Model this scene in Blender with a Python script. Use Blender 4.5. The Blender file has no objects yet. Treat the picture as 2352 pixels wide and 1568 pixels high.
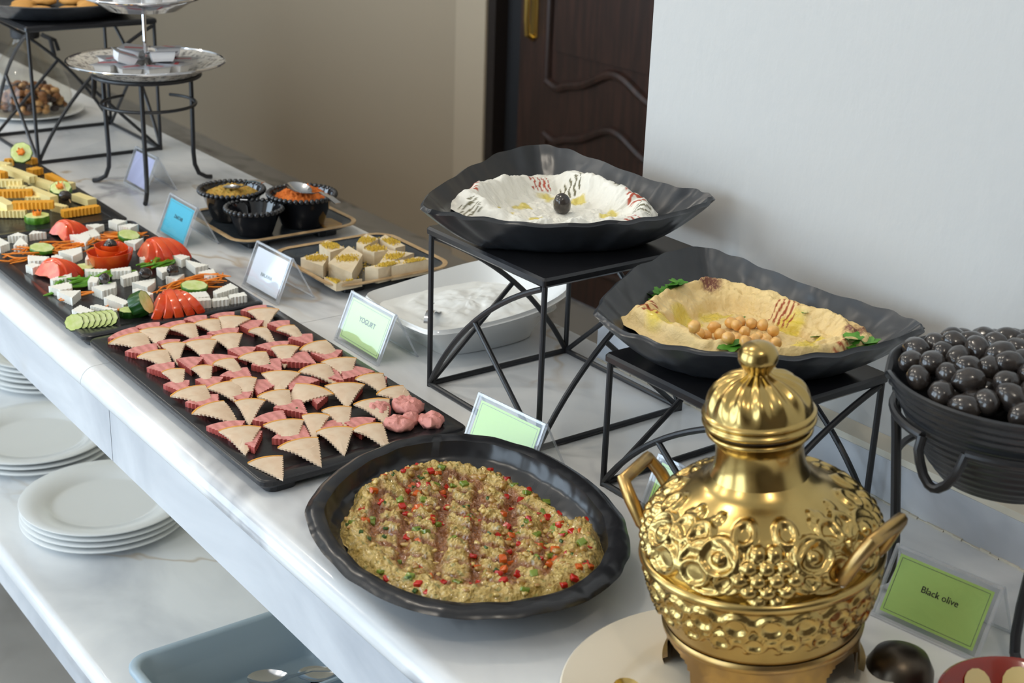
import bpy, math, random
from mathutils import Vector, Matrix, noise

random.seed(7)
scene = bpy.context.scene
COL = scene.collection

# ---------------------------------------------------------------- camera
YAW, PITCH, ROLL = math.radians(37.0613), math.radians(21.0897), math.radians(1.9992)
fw = Vector((math.sin(YAW)*math.cos(PITCH), math.cos(YAW)*math.cos(PITCH), -math.sin(PITCH)))
rt = Vector((math.cos(YAW), -math.sin(YAW), 0.0))
up = rt.cross(fw)
rt, up = (math.cos(ROLL)*rt + math.sin(ROLL)*up, -math.sin(ROLL)*rt + math.cos(ROLL)*up)
cam_data = bpy.data.cameras.new('camera')
cam_data.sensor_width = 36.0
cam_data.lens = 3297.46/2352*36.0
cam_data.clip_start = 0.02
cam_data.dof.use_dof = True
cam_data.dof.focus_distance = 1.72
cam_data.dof.aperture_fstop = 9.0
cam = bpy.data.objects.new('camera', cam_data)
m = Matrix((rt, up, -fw)).transposed().to_4x4()
m.translation = Vector((0, 0, 1.65))
cam.matrix_world = m
COL.objects.link(cam)
scene.camera = cam

# ---------------------------------------------------------------- light
world = bpy.data.worlds.new('world')
scene.world = world
world.use_nodes = True
world.node_tree.nodes['Background'].inputs[0].default_value = (0.75, 0.86, 1.0, 1)
world.node_tree.nodes['Background'].inputs[1].default_value = 0.9

def area(name, loc, target, sx, sy, power, color):
    d = bpy.data.lights.new(name, 'AREA')
    d.shape = 'RECTANGLE'; d.size = sx; d.size_y = sy
    d.energy = power; d.color = color
    o = bpy.data.objects.new(name, d)
    o.location = loc
    o.rotation_euler = (Vector(target)-Vector(loc)).to_track_quat('-Z', 'Y').to_euler()
    COL.objects.link(o)
    return o

# daylight in the tall window openings of the left wall
WINDOWS = [(0.3, 1.5), (2.2, 4.2), (4.8, 6.8)]          # y ranges
for (wy0, wy1), pw_ in zip(WINDOWS, (34, 66, 66)):
    yc = (wy0+wy1)/2
    area('window_light', (-2.42, yc, 1.42), (0.0, yc, 1.25), wy1-wy0, 2.3, pw_, (0.67, 0.84, 1.0))
# ceiling lamps
for (lx, ly) in [(-0.9, 1.2), (-0.9, 2.6), (-0.9, 4.0), (0.35, -0.2), (0.55, 1.7), (0.55, 3.1), (0.55, 4.5)]:
    d = bpy.data.lights.new('ceiling_lamp', 'POINT')
    d.energy = 10.5; d.color = (1.0, 0.90, 0.76); d.shadow_soft_size = 0.06
    o = bpy.data.objects.new('ceiling_lamp', d); o.location = (lx, ly, 2.72); COL.objects.link(o)

scene.view_settings.view_transform = 'Standard'
scene.view_settings.look = 'None'
scene.view_settings.gamma = 1.0
scene.view_settings.use_curve_mapping = False
scene.view_settings.exposure = 0.16
scene.cycles.use_denoising = True
scene.cycles.max_bounces = 8
scene.cycles.transparent_max_bounces = 16
scene.cycles.sample_clamp_indirect = 6.0

# ---------------------------------------------------------------- materials
MATS = {}
def srgb(r, g, b):
    f = lambda c: (c/255/12.92) if c/255 <= 0.04045 else ((c/255+0.055)/1.055)**2.4
    return (f(r), f(g), f(b), 1.0)

def new_mat(name):
    mt = bpy.data.materials.new(name); mt.use_nodes = True
    nt = mt.node_tree
    return mt, nt, nt.nodes['Principled BSDF']

def node(nt, typ, **kw):
    n = nt.nodes.new(typ)
    for k, v in kw.items(): setattr(n, k, v)
    return n

def mat(name, col, rough=0.5, metal=0.0, col2=None, cscale=20, cdetail=4, cpos=(0.4, 0.65), bump=0.0, bscale=60, bdetail=3, bdist=0.002, spec=0.5, coat=0.0, sss=0.0, stretch=None, wave=None):
    if name in MATS: return MATS[name]
    mt, nt, b = new_mat(name)
    L = nt.links.new
    b.inputs['Base Color'].default_value = col
    b.inputs['Roughness'].default_value = rough
    b.inputs['Metallic'].default_value = metal
    b.inputs['Specular IOR Level'].default_value = spec
    b.inputs['Coat Weight'].default_value = coat
    b.inputs['Coat Roughness'].default_value = 0.08
    if sss:
        b.inputs['Subsurface Weight'].default_value = sss
        b.inputs['Subsurface Radius'].default_value = (0.6, 0.4, 0.25)
        b.inputs['Subsurface Scale'].default_value = 0.006
    tc = node(nt, 'ShaderNodeTexCoord')
    src = tc.outputs['Object']
    if stretch:
        mp = node(nt, 'ShaderNodeMapping'); mp.inputs['Scale'].default_value = stretch
        L(src, mp.inputs['Vector']); src = mp.outputs['Vector']
    if col2:
        nz = node(nt, 'ShaderNodeTexNoise'); nz.inputs['Scale'].default_value = cscale; nz.inputs['Detail'].default_value = cdetail
        L(src, nz.inputs['Vector'])
        cr = node(nt, 'ShaderNodeValToRGB')
        cr.color_ramp.elements[0].position = cpos[0]; cr.color_ramp.elements[0].color = col
        cr.color_ramp.elements[1].position = cpos[1]; cr.color_ramp.elements[1].color = col2
        L(nz.outputs['Fac'], cr.inputs['Fac']); L(cr.outputs['Color'], b.inputs['Base Color'])
    if bump or wave:
        bp = node(nt, 'ShaderNodeBump'); bp.inputs['Strength'].default_value = bump if bump else wave[1]; bp.inputs['Distance'].default_value = bdist
        if wave:
            wv = node(nt, 'ShaderNodeTexWave'); wv.inputs['Scale'].default_value = wave[0]; wv.inputs['Distortion'].default_value = 1.5; wv.inputs['Detail'].default_value = 1.0
            L(src, wv.inputs['Vector']); L(wv.outputs['Fac'], bp.inputs['Height'])
        else:
            n2 = node(nt, 'ShaderNodeTexNoise'); n2.inputs['Scale'].default_value = bscale; n2.inputs['Detail'].default_value = bdetail
            L(src, n2.inputs['Vector']); L(n2.outputs['Fac'], bp.inputs['Height'])
        L(bp.outputs['Normal'], b.inputs['Normal'])
    MATS[name] = mt
    return mt

def marble_mat(name, base, cloud, vein, vscale=2.2, gold=None, rough=0.16, ramp=(0.42, 0.78)):
    mt, nt, b = new_mat(name); L = nt.links.new
    g = node(nt, 'ShaderNodeNewGeometry')
    mp = node(nt, 'ShaderNodeMapping'); mp.inputs['Rotation'].default_value = (0.3, 0.2, 0.7); mp.inputs['Scale'].default_value = (1.0, 0.55, 1.0)
    L(g.outputs['Position'], mp.inputs['Vector'])
    n1 = node(nt, 'ShaderNodeTexNoise'); n1.inputs['Scale'].default_value = 5; n1.inputs['Detail'].default_value = 6; n1.inputs['Distortion'].default_value = 0.6
    L(mp.outputs['Vector'], n1.inputs['Vector'])
    r1 = node(nt, 'ShaderNodeValToRGB'); r1.color_ramp.elements[0].position = ramp[0]; r1.color_ramp.elements[0].color = base; r1.color_ramp.elements[1].position = ramp[1]; r1.color_ramp.elements[1].color = cloud
    L(n1.outputs['Fac'], r1.inputs['Fac'])
    def veins(scale, width, seed, color, prev):
        n2 = node(nt, 'ShaderNodeTexNoise', noise_dimensions='4D'); n2.inputs['Scale'].default_value = scale; n2.inputs['Detail'].default_value = 5; n2.inputs['Roughness'].default_value = 0.55; n2.inputs['W'].default_value = seed; n2.inputs['Distortion'].default_value = 0.4
        L(mp.outputs['Vector'], n2.inputs['Vector'])
        s = node(nt, 'ShaderNodeMath', operation='SUBTRACT'); s.inputs[1].default_value = 0.5; L(n2.outputs['Fac'], s.inputs[0])
        a = node(nt, 'ShaderNodeMath', operation='ABSOLUTE'); L(s.outputs[0], a.inputs[0])
        r = node(nt, 'ShaderNodeMapRange'); r.inputs['From Min'].default_value = 0.0; r.inputs['From Max'].default_value = width; r.inputs['To Min'].default_value = 0.8; r.inputs['To Max'].default_value = 0.0
        L(a.outputs[0], r.inputs['Value'])
        msk = node(nt, 'ShaderNodeTexNoise'); msk.inputs['Scale'].default_value = 3.1; L(mp.outputs['Vector'], msk.inputs['Vector'])
        mr = node(nt, 'ShaderNodeMapRange'); mr.inputs['From Min'].default_value = 0.45; mr.inputs['From Max'].default_value = 0.62; L(msk.outputs['Fac'], mr.inputs['Value'])
        mu = node(nt, 'ShaderNodeMath', operation='MULTIPLY'); L(r.outputs[0], mu.inputs[0]); L(mr.outputs[0], mu.inputs[1])
        mx = node(nt, 'ShaderNodeMix', data_type='RGBA'); L(mu.outputs[0], mx.inputs['Factor']); L(prev, mx.inputs['A']); mx.inputs['B'].default_value = color
        return mx.outputs['Result']
    c = veins(vscale, 0.020, 1.3, vein, r1.outputs['Color'])
    if gold: c = veins(vscale*0.7, 0.006, 7.7, gold, c)
    L(c, b.inputs['Base Color'])
    b.inputs['Roughness'].default_value = rough
    MATS[name] = mt
    return mt

M_MARBLE = marble_mat('white_marble', (0.80, 0.80, 0.79, 1), (0.50, 0.51, 0.53, 1), (0.30, 0.30, 0.32, 1), gold=(0.50, 0.38, 0.25, 1))
M_MARBLE_F = marble_mat('grey_marble', (0.72, 0.73, 0.75, 1), (0.40, 0.42, 0.46, 1), (0.40, 0.40, 0.42, 1), vscale=1.6, gold=(0.48, 0.36, 0.24, 1), ramp=(0.36, 0.70))
M_FLOOR = marble_mat('floor_marble', (0.36, 0.335, 0.30, 1), (0.30, 0.28, 0.25, 1), (0.10, 0.08, 0.07, 1), vscale=1.2)
M_WALL = mat('white_plaster', (0.53, 0.52, 0.50, 1), 0.85, bump=0.35, bscale=45, bdetail=5, bdist=0.002, stretch=(1, 1.6, 0.7))
M_CREAM = mat('cream_paint', (0.72, 0.66, 0.54, 1), 0.8, bump=0.2, bscale=50)
M_BEIGE = mat('beige_paint', (0.41, 0.33, 0.235, 1), 0.9)
M_BEIGE2 = mat('light_beige', (0.49, 0.40, 0.29, 1), 0.9)
M_DARKROOM = mat('dark_wood_panelling', (0.10, 0.075, 0.055, 1), 0.5)
M_CEIL = mat('ceiling_paint', (0.75, 0.74, 0.72, 1), 0.9)
M_DOOR = mat('dark_stained_wood', (0.028, 0.014, 0.010, 1), 0.42, col2=(0.05, 0.022, 0.015, 1), cscale=6, stretch=(1, 8, 0.7))
M_DOORF = mat('dark_frame_wood', (0.016, 0.010, 0.008, 1), 0.45)
M_BRASSH = mat('polished_brass_handle', (0.75, 0.52, 0.16, 1), 0.25, 1.0)
M_BLACK = mat('black_powder_coat', (0.018, 0.018, 0.020, 1), 0.38, bump=0.15, bscale=900, bdist=0.0004)
M_BLACKP = mat('black_plate_top', (0.014, 0.014, 0.016, 1), 0.22)
M_TRAY = mat('black_slate_melamine', (0.011, 0.011, 0.012, 1), 0.30, bump=0.55, bscale=55, bdetail=6, bdist=0.0015)
M_TRAYRIM = mat('black_melamine_rim', (0.014, 0.014, 0.016, 1), 0.26)
M_BOWL = mat('matte_black_stoneware', (0.030, 0.032, 0.036, 1), 0.28, bump=0.5, bscale=30, bdetail=1, bdist=0.006)
M_BOWL2 = mat('hammered_black_stoneware', (0.016, 0.016, 0.018, 1), 0.24, bump=0.55, bscale=34, bdetail=1, bdist=0.006)
M_GLOSSBLK = mat('glossy_black_ceramic', (0.008, 0.008, 0.010, 1), 0.05, coat=0.6)
M_RIBBED = mat('ribbed_black_ceramic', (0.028, 0.029, 0.032, 1), 0.28)
M_BLUEBLK = mat('blue_black_glaze', (0.028, 0.036, 0.046, 1), 0.22, col2=(0.04, 0.05, 0.06, 1), cscale=40)
M_GOLDRIM = mat('tan_glaze_edge', (0.42, 0.27, 0.13, 1), 0.35, col2=(0.55, 0.38, 0.20, 1), cscale=60)
M_COPPERG = mat('copper_glaze', (0.32, 0.12, 0.04, 1), 0.3, col2=(0.5, 0.28, 0.05, 1), cscale=30)
M_PORC = mat('white_porcelain', (0.84, 0.84, 0.82, 1), 0.10, coat=0.3)
M_PORC_IVORY = mat('ivory_porcelain', (0.80, 0.72, 0.58, 1), 0.12, coat=0.3)
M_STEEL = mat('stainless_steel', (0.66, 0.66, 0.67, 1), 0.14, 1.0)
M_CHROME = mat('chrome', (0.75, 0.75, 0.77, 1), 0.08, 1.0)
M_BRASS = mat('hammered_brass', (0.54, 0.385, 0.14, 1), 0.21, 1.0, col2=(0.36, 0.235, 0.075, 1), cscale=16, cpos=(0.38, 0.80))
M_BRASSD = mat('dull_brass', (0.52, 0.33, 0.11, 1), 0.32, 1.0, col2=(0.34, 0.22, 0.10, 1), cscale=30)
M_DARKBRONZE = mat('tarnished_bronze', (0.09, 0.07, 0.05, 1), 0.35, 0.9)
M_BIN = mat('blue_grey_plastic', (0.36, 0.45, 0.51, 1), 0.35)
M_LABNEH = None
M_YOGURT = mat('yogurt_white', (0.90, 0.90, 0.86, 1), 0.32, bump=0.15, bscale=60)
M_HAM = mat('pink_luncheon_meat', srgb(222, 148, 140), 0.42, col2=srgb(212, 134, 128), cscale=300, wave=(28, 0.5), bdist=0.0012)
M_HAMSIDE = mat('pink_meat_cut_side', srgb(190, 92, 84), 0.4)
M_MASH = mat('mashed_pink_meat', srgb(218, 146, 136), 0.5, bump=0.6, bscale=220, bdist=0.002)
M_TURK = mat('pale_turkey', srgb(228, 204, 176), 0.40, col2=srgb(220, 190, 160), cscale=60)
M_RIND = mat('orange_rind', srgb(232, 165, 70), 0.4)
M_FETA = mat('white_cheese', srgb(246, 243, 232), 0.5, bump=0.35, bscale=160, bdist=0.0015)
M_CHED = mat('orange_cheddar', srgb(240, 168, 48), 0.42, bump=0.1, bscale=100)
M_PALE = mat('pale_yellow_cheese', srgb(246, 226, 158), 0.42)
M_TOMSKIN = mat('tomato_skin', srgb(232, 92, 34), 0.16, col2=srgb(216, 58, 26), cscale=18, coat=0.3)
M_TOMFLESH = mat('tomato_flesh', srgb(236, 120, 80), 0.25, col2=srgb(222, 78, 44), cscale=60)
M_CARROT = mat('carrot', srgb(240, 138, 34), 0.4)
M_CUCSKIN = mat('cucumber_skin', srgb(64, 118, 24), 0.3, col2=srgb(110, 160, 50), cscale=80)
M_CUCDARK = mat('dark_cucumber_skin', srgb(28, 72, 18), 0.25)
M_CUCFL = mat('cucumber_flesh', srgb(204, 220, 132), 0.28, col2=srgb(224, 232, 170), cscale=110)
M_PEPPER = mat('green_pepper', srgb(86, 146, 30), 0.22, col2=srgb(120, 172, 52), cscale=30)
M_OLIVE = mat('black_olive', srgb(44, 39, 37), 0.17, col2=srgb(64, 57, 52), cscale=60, coat=0.35, bump=0.15, bscale=90, bdist=0.001)
M_WOODPICK = mat('wooden_pick', srgb(226, 190, 140), 0.6)
M_CHICK = mat('chickpea', srgb(236, 186, 110), 0.30, col2=srgb(226, 166, 84), cscale=70, coat=0.15)
M_PARSLEY = mat('parsley_green', srgb(64, 124, 30), 0.45, col2=srgb(98, 156, 52), cscale=60)
M_HALAWA = mat('beige_halawa', srgb(232, 214, 182), 0.7, bump=0.5, bscale=120, bdist=0.002, col2=srgb(222, 200, 164), cscale=40)
M_PISTA = mat('ground_pistachio', srgb(222, 186, 66), 0.7, col2=srgb(196, 166, 60), cscale=300)
M_ZAATAR = mat('zaatar_mix', srgb(166, 144, 62), 0.8, col2=srgb(196, 140, 60), cscale=320, cpos=(0.35, 0.7), bump=0.8, bscale=260, bdist=0.003)
M_CHILI = mat('orange_spice', srgb(220, 120, 36), 0.8, col2=srgb(196, 92, 22), cscale=260, cpos=(0.35, 0.7), bump=0.9, bscale=220, bdist=0.004)
M_RED = mat('red_bell_pepper', srgb(186, 36, 22), 0.2, coat=0.2)
M_ORG = mat('orange_bell_pepper', srgb(206, 92, 26), 0.25, coat=0.2)
M_GRN = mat('green_bell_pepper', srgb(116, 134, 44), 0.25, coat=0.2)
M_CHUNK = mat('eggplant_flesh', srgb(212, 182, 104), 0.14, col2=srgb(184, 150, 70), cscale=120, coat=0.8)
M_CHUNK2 = mat('glazed_eggplant_flesh', srgb(160, 112, 42), 0.12, col2=srgb(190, 160, 84), cscale=150, coat=0.8)
M_HERB = mat('chopped_herb', srgb(62, 92, 36), 0.4)
M_SAUCE = mat('pomegranate_molasses', srgb(84, 30, 8), 0.06, coat=0.5)
M_CARD_BLUE = mat('blue_card', srgb(92, 200, 224), 0.6)
M_CARD_WHITE = mat('white_card', srgb(242, 243, 248), 0.6)
M_CARD_LILAC = mat('lilac_white_card', srgb(206, 204, 232), 0.6)
M_CARD_PALEG = mat('pale_green_card', srgb(214, 240, 168), 0.6)
M_CARD_GREEN = mat('green_card', srgb(190, 224, 124), 0.6)
M_INK = mat('black_ink', (0.03, 0.03, 0.03, 1), 0.6)
M_INKL = mat('grey_ink', (0.16, 0.20, 0.16, 1), 0.6)
M_TERRA = mat('red_glazed_clay', srgb(140, 40, 22), 0.12, coat=0.4)
M_TERRAY = mat('cream_slip', srgb(226, 204, 140), 0.15, coat=0.4)
M_FOIL = mat('foil_lid', (0.42, 0.43, 0.46, 1), 0.35, 0.6)
M_FOILRED = mat('red_print', srgb(170, 30, 40), 0.4)
M_JAMCUP = mat('white_plastic_cup', (0.86, 0.86, 0.86, 1), 0.35)
M_SILVERP = mat('speckled_silver_plate', (0.70, 0.65, 0.57, 1), 0.25, 0.0, col2=(0.20, 0.18, 0.16, 1), cscale=110, cdetail=6, cpos=(0.50, 0.60), coat=0.3)
M_WOODLID = mat('wood_lid', srgb(190, 140, 80), 0.5, col2=srgb(150, 104, 56), cscale=9, stretch=(1, 1, 8))
M_NUTS = mat('brown_nuts', srgb(140, 90, 46), 0.5)
M_NUTS2 = mat('dark_raisins', srgb(58, 42, 40), 0.4)
M_NUTS3 = mat('pale_nuts', srgb(196, 150, 96), 0.5)
M_COOKIE = mat('golden_cookie', srgb(206, 150, 74), 0.7, bump=0.6, bscale=90)
M_RIBBON_GAP = mat('black_ribbon_and_gap', (0.01, 0.01, 0.012, 1), 0.6)
M_LINE = mat('tile_grout', (0.50, 0.44, 0.36, 1), 0.8)

def clear_mat(name, tint, gloss_rough=0.03, boost=0.04, edge=0.55, white=0.0):
    mt = bpy.data.materials.new(name); mt.use_nodes = True
    nt = mt.node_tree; nt.nodes.remove(nt.nodes['Principled BSDF']); L = nt.links.new
    out = nt.nodes['Material Output']
    tr = node(nt, 'ShaderNodeBsdfTransparent'); tr.inputs['Color'].default_value = tint
    gl = node(nt, 'ShaderNodeBsdfGlossy'); gl.inputs['Roughness'].default_value = gloss_rough
    lw = node(nt, 'ShaderNodeLayerWeight'); lw.inputs['Blend'].default_value = 0.5
    pw = node(nt, 'ShaderNodeMath', operation='POWER'); pw.inputs[1].default_value = 5.0; L(lw.outputs['Facing'], pw.inputs[0])
    ml = node(nt, 'ShaderNodeMath', operation='MULTIPLY_ADD', use_clamp=True); ml.inputs[1].default_value = edge; ml.inputs[2].default_value = boost
    L(pw.outputs[0], ml.inputs[0])
    mx = node(nt, 'ShaderNodeMixShader')
    L(ml.outputs[0], mx.inputs[0]); L(tr.outputs[0], mx.inputs[1]); L(gl.outputs[0], mx.inputs[2])
    last = mx
    if white:
        df = node(nt, 'ShaderNodeBsdfDiffuse'); df.inputs['Color'].default_value = (0.9, 0.92, 0.95, 1)
        last = node(nt, 'ShaderNodeMixShader'); last.inputs[0].default_value = white
        L(mx.outputs[0], last.inputs[1]); L(df.outputs[0], last.inputs[2])
    L(last.outputs[0], out.inputs['Surface'])
    MATS[name] = mt
    return mt
M_ACRYL = clear_mat('clear_acrylic', (0.95, 0.96, 0.97, 1))
M_ACRYLE = clear_mat('acrylic_edge', (0.95, 0.96, 0.98, 1), 0.12, boost=0.16, white=0.22)
M_GLASS = clear_mat('clear_glass', (0.93, 0.92, 0.88, 1))

def attr_mat(name, bump=0.3, bscale=120, bdist=0.002, coat=0.0):
    mt, nt, b = new_mat(name); L = nt.links.new
    b.inputs['Coat Weight'].default_value = coat; b.inputs['Coat Roughness'].default_value = 0.06
    a = node(nt, 'ShaderNodeAttribute', attribute_name='Col'); L(a.outputs['Color'], b.inputs['Base Color'])
    r = node(nt, 'ShaderNodeAttribute', attribute_name='Rgh'); L(r.outputs['Fac'], b.inputs['Roughness'])
    tc = node(nt, 'ShaderNodeTexCoord'); nz = node(nt, 'ShaderNodeTexNoise'); nz.inputs['Scale'].default_value = bscale; nz.inputs['Detail'].default_value = 4
    L(tc.outputs['Object'], nz.inputs['Vector'])
    bp = node(nt, 'ShaderNodeBump'); bp.inputs['Strength'].default_value = bump; bp.inputs['Distance'].default_value = bdist
    L(nz.outputs['Fac'], bp.inputs['Height']); L(bp.outputs['Normal'], b.inputs['Normal'])
    return mt
M_LABNEH = attr_mat('labneh_surface', 0.45, 110, 0.003)
M_HUMMUS = attr_mat('hummus_surface', 0.6, 170, 0.003)
M_EGG = attr_mat('eggplant_salad_surface', 1.0, 230, 0.006, 0.8)

# ---------------------------------------------------------------- helpers
def obj(name, V, F, mt, parent=None, smooth=True, loc=None, sharp=35, kind=None):
    """one mesh object; V in world coordinates when loc/parent given are plain translations"""
    o_ = Vector(loc) if loc is not None else Vector((0, 0, 0))
    base = o_ + (parent.location if parent is not None and loc is None else Vector((0, 0, 0)))
    me = bpy.data.meshes.new(name)
    me.from_pydata([tuple(Vector(v)-base) for v in V], [], F)
    me.update()
    me.materials.append(mt)
    if smooth:
        me.shade_smooth()
        me.set_sharp_from_angle(angle=math.radians(sharp))
    ob = bpy.data.objects.new(name, me)
    if loc is not None: ob.location = loc
    COL.objects.link(ob)
    if parent is not None: ob.parent = parent
    if kind: ob['kind'] = kind
    return ob

def tag(o, label, cat, group=None):
    o['label'] = label; o['category'] = cat
    if group: o['group'] = group
    return o

def thing(name, label, cat, loc, group=None):
    o = bpy.data.objects.new(name, None); o.location = loc; o.empty_display_size = 0.02
    COL.objects.link(o)
    return tag(o, label, cat, group)

def struct(o):
    o['kind'] = 'structure'; return o

def part(name, VF, mt, parent, smooth=True, sharp=35, kind=None):
    """part mesh given in world coordinates; walks up plain-translation parents"""
    base = Vector((0, 0, 0)); p = parent
    while p is not None:
        base += p.location; p = p.parent
    me = bpy.data.meshes.new(name)
    me.from_pydata([tuple(Vector(v)-base) for v in VF[0]], [], VF[1]); me.update()
    me.materials.append(mt)
    if smooth:
        me.shade_smooth(); me.set_sharp_from_angle(angle=math.radians(sharp))
    ob = bpy.data.objects.new(name, me); COL.objects.link(ob); ob.parent = parent
    if kind: ob['kind'] = kind
    return ob

def single(name, VF, mt, loc, label, cat, group=None, smooth=True, sharp=35, kind=None):
    o = obj(name, VF[0], VF[1], mt, None, smooth, loc, sharp, kind)
    return tag(o, label, cat, group)

def join(*vfs):
    V, F = [], []
    for v, f in vfs:
        k = len(V); V += list(v); F += [tuple(i+k for i in q) for q in f]
    return V, F

def xf(VF, M):
    return [tuple(M @ Vector(v)) for v in VF[0]], VF[1]

def place(x, y, z, rz=0.0, rx=0.0, ry=0.0, s=1.0):
    return Matrix.Translation((x, y, z)) @ Matrix.Rotation(rz, 4, 'Z') @ Matrix.Rotation(ry, 4, 'Y') @ Matrix.Rotation(rx, 4, 'X') @ Matrix.Scale(s, 4)

def box(x0, x1, y0, y1, z0, z1):
    V = [(x0, y0, z0), (x1, y0, z0), (x1, y1, z0), (x0, y1, z0), (x0, y0, z1), (x1, y0, z1), (x1, y1, z1), (x0, y1, z1)]
    F = [(3, 2, 1, 0), (4, 5, 6, 7), (0, 1, 5, 4), (1, 2, 6, 5), (2, 3, 7, 6), (3, 0, 4, 7)]
    return V, F

def rbox(x0, x1, y0, y1, z0, z1, r=0.01, br=0.002, n=5):
    """box with rounded vertical corners and a small chamfer round top and bottom"""
    def ring(ins, z):
        out = []
        for cx, cy, a0 in ((x1-r, y1-r, 0), (x0+r, y1-r, 90), (x0+r, y0+r, 180), (x1-r, y0+r, 270)):
            for k in range(n+1):
                a = math.radians(a0+90*k/n); out.append((cx+(r-ins)*math.cos(a), cy+(r-ins)*math.sin(a), z))
        return out
    rings = [ring(br, z0), ring(0, z0+br), ring(0, z1-br), ring(br, z1)]
    return loft(rings, True, True)

def loft(rings, cap0=True, cap1=True, closed=True):
    V, F = [], []
    n = len(rings[0])
    for r in rings: V += list(r)
    for i in range(len(rings)-1):
        for j in range(n if closed else n-1):
            a = i*n+j; b = i*n+(j+1) % n
            F.append((a, b, b+n, a+n))
    if cap0: F.append(tuple(reversed(range(n))))
    if cap1: F.append(tuple(range((len(rings)-1)*n, len(rings)*n)))
    return V, F

def lathe(prof, n=48, c=(0, 0, 0), wob=None):
    V, F = [], []
    idx = []
    for (r, z) in prof:
        if r < 1e-6:
            idx.append([len(V)]*n); V.append((c[0], c[1], c[2]+z))
        else:
            row = []
            for j in range(n):
                a = 2*math.pi*j/n
                rr, zz = (r, z) if wob is None else wob(r, z, a)
                row.append(len(V)); V.append((c[0]+rr*math.cos(a), c[1]+rr*math.sin(a), c[2]+zz))
            idx.append(row)
    for i in range(len(prof)-1):
        for j in range(n):
            q = [idx[i][j], idx[i][(j+1) % n], idx[i+1][(j+1) % n], idx[i+1][j]]
            q2 = []
            for t in q:
                if t not in q2: q2.append(t)
            if len(q2) > 2: F.append(tuple(q2))
    return V, F

def tube(pts, r, n=8, closed=False, radii=None):
    P = [Vector(p) for p in pts]; rings = []
    m_ = len(P)
    T = []
    for i in range(m_):
        a = P[(i-1) % m_] if (closed or i > 0) else P[i]
        b = P[(i+1) % m_] if (closed or i < m_-1) else P[i]
        T.append((b-a).normalized())
    ref = Vector((0, 0, 1)) if abs(T[0].z) < 0.9 else Vector((1, 0, 0))
    nx = T[0].cross(ref).normalized()
    for i in range(m_):
        nx = (nx - T[i]*nx.dot(T[i])).normalized(); ny = T[i].cross(nx)
        rr = radii[i] if radii else r
        rings.append([tuple(P[i]+nx*rr*math.cos(2*math.pi*k/n)+ny*rr*math.sin(2*math.pi*k/n)) for k in range(n)])
    if closed: return loft(rings+[rings[0]], False, False)
    return loft(rings, True, True)

def bez2(a, c, b, n=12):
    a, b, c = Vector(a), Vector(b), Vector(c)
    return [((1-t)**2)*a+2*t*(1-t)*c+t*t*b for t in [i/n for i in range(n+1)]]

def crom(pts, n, closed=True):
    P = [Vector(p) for p in pts]; m_ = len(P); out = []
    for i in range(n):
        t = i/n*m_; k = int(t); u = t-k
        p0, p1, p2, p3 = P[(k-1) % m_], P[k % m_], P[(k+1) % m_], P[(k+2) % m_]
        out.append(0.5*((2*p1)+(p2-p0)*u+(2*p0-5*p1+4*p2-p3)*u*u+(3*p1-p0-3*p2+p3)*u**3))
    return out

def prism(poly, z0, z1, inset=0.0):
    n = len(poly)
    ar = sum(poly[i][0]*poly[(i+1) % n][1]-poly[(i+1) % n][0]*poly[i][1] for i in range(n))
    if ar < 0: poly = poly[::-1]
    return loft([[(x, y, z0) for x, y in poly], [(x, y, z1) for x, y in poly]])

def crinkle(a, b, pitch=0.0042, amp=0.0007, ease=True):
    """zig-zag points from a to b, without b"""
    a, b = Vector(a), Vector(b); d = b-a; l = d.length
    n = max(2, int(l/pitch))*2; nrm = Vector((-d.y, d.x))/l
    return [tuple(a+d*(i/n)+nrm*(amp if i % 2 else -amp)*min(1, 5*i/n, 5*(n-i)/n)) for i in range(n)]

def nz(x, y, z=0.0): return noise.noise(Vector((x, y, z)))
def fbm(x, y, z=0.0, o=4): return noise.fractal(Vector((x, y, z)), 1.0, 2.0, o)

def zone(u, v, far, near, aisle, inner):
    if v > 0.80: return far
    if v < 0.24: return near
    if u < 0.30: return aisle
    if u > 0.70: return inner
    return 'in the middle of the tray'

def text_vf(s, size, M, extrude=0.0002):
    cu = bpy.data.curves.new('txt', 'FONT'); cu.body = s; cu.size = size; cu.align_x = 'CENTER'; cu.align_y = 'CENTER'; cu.extrude = extrude
    t = bpy.data.objects.new('txt', cu); COL.objects.link(t)
    bpy.context.view_layer.update()
    me = bpy.data.meshes.new_from_object(t.evaluated_get(bpy.context.evaluated_depsgraph_get()))
    V = [tuple(M @ v.co) for v in me.vertices]; F = [tuple(p.vertices) for p in me.polygons]
    bpy.data.objects.remove(t); bpy.data.curves.remove(cu); bpy.data.meshes.remove(me)
    return V, F

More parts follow.
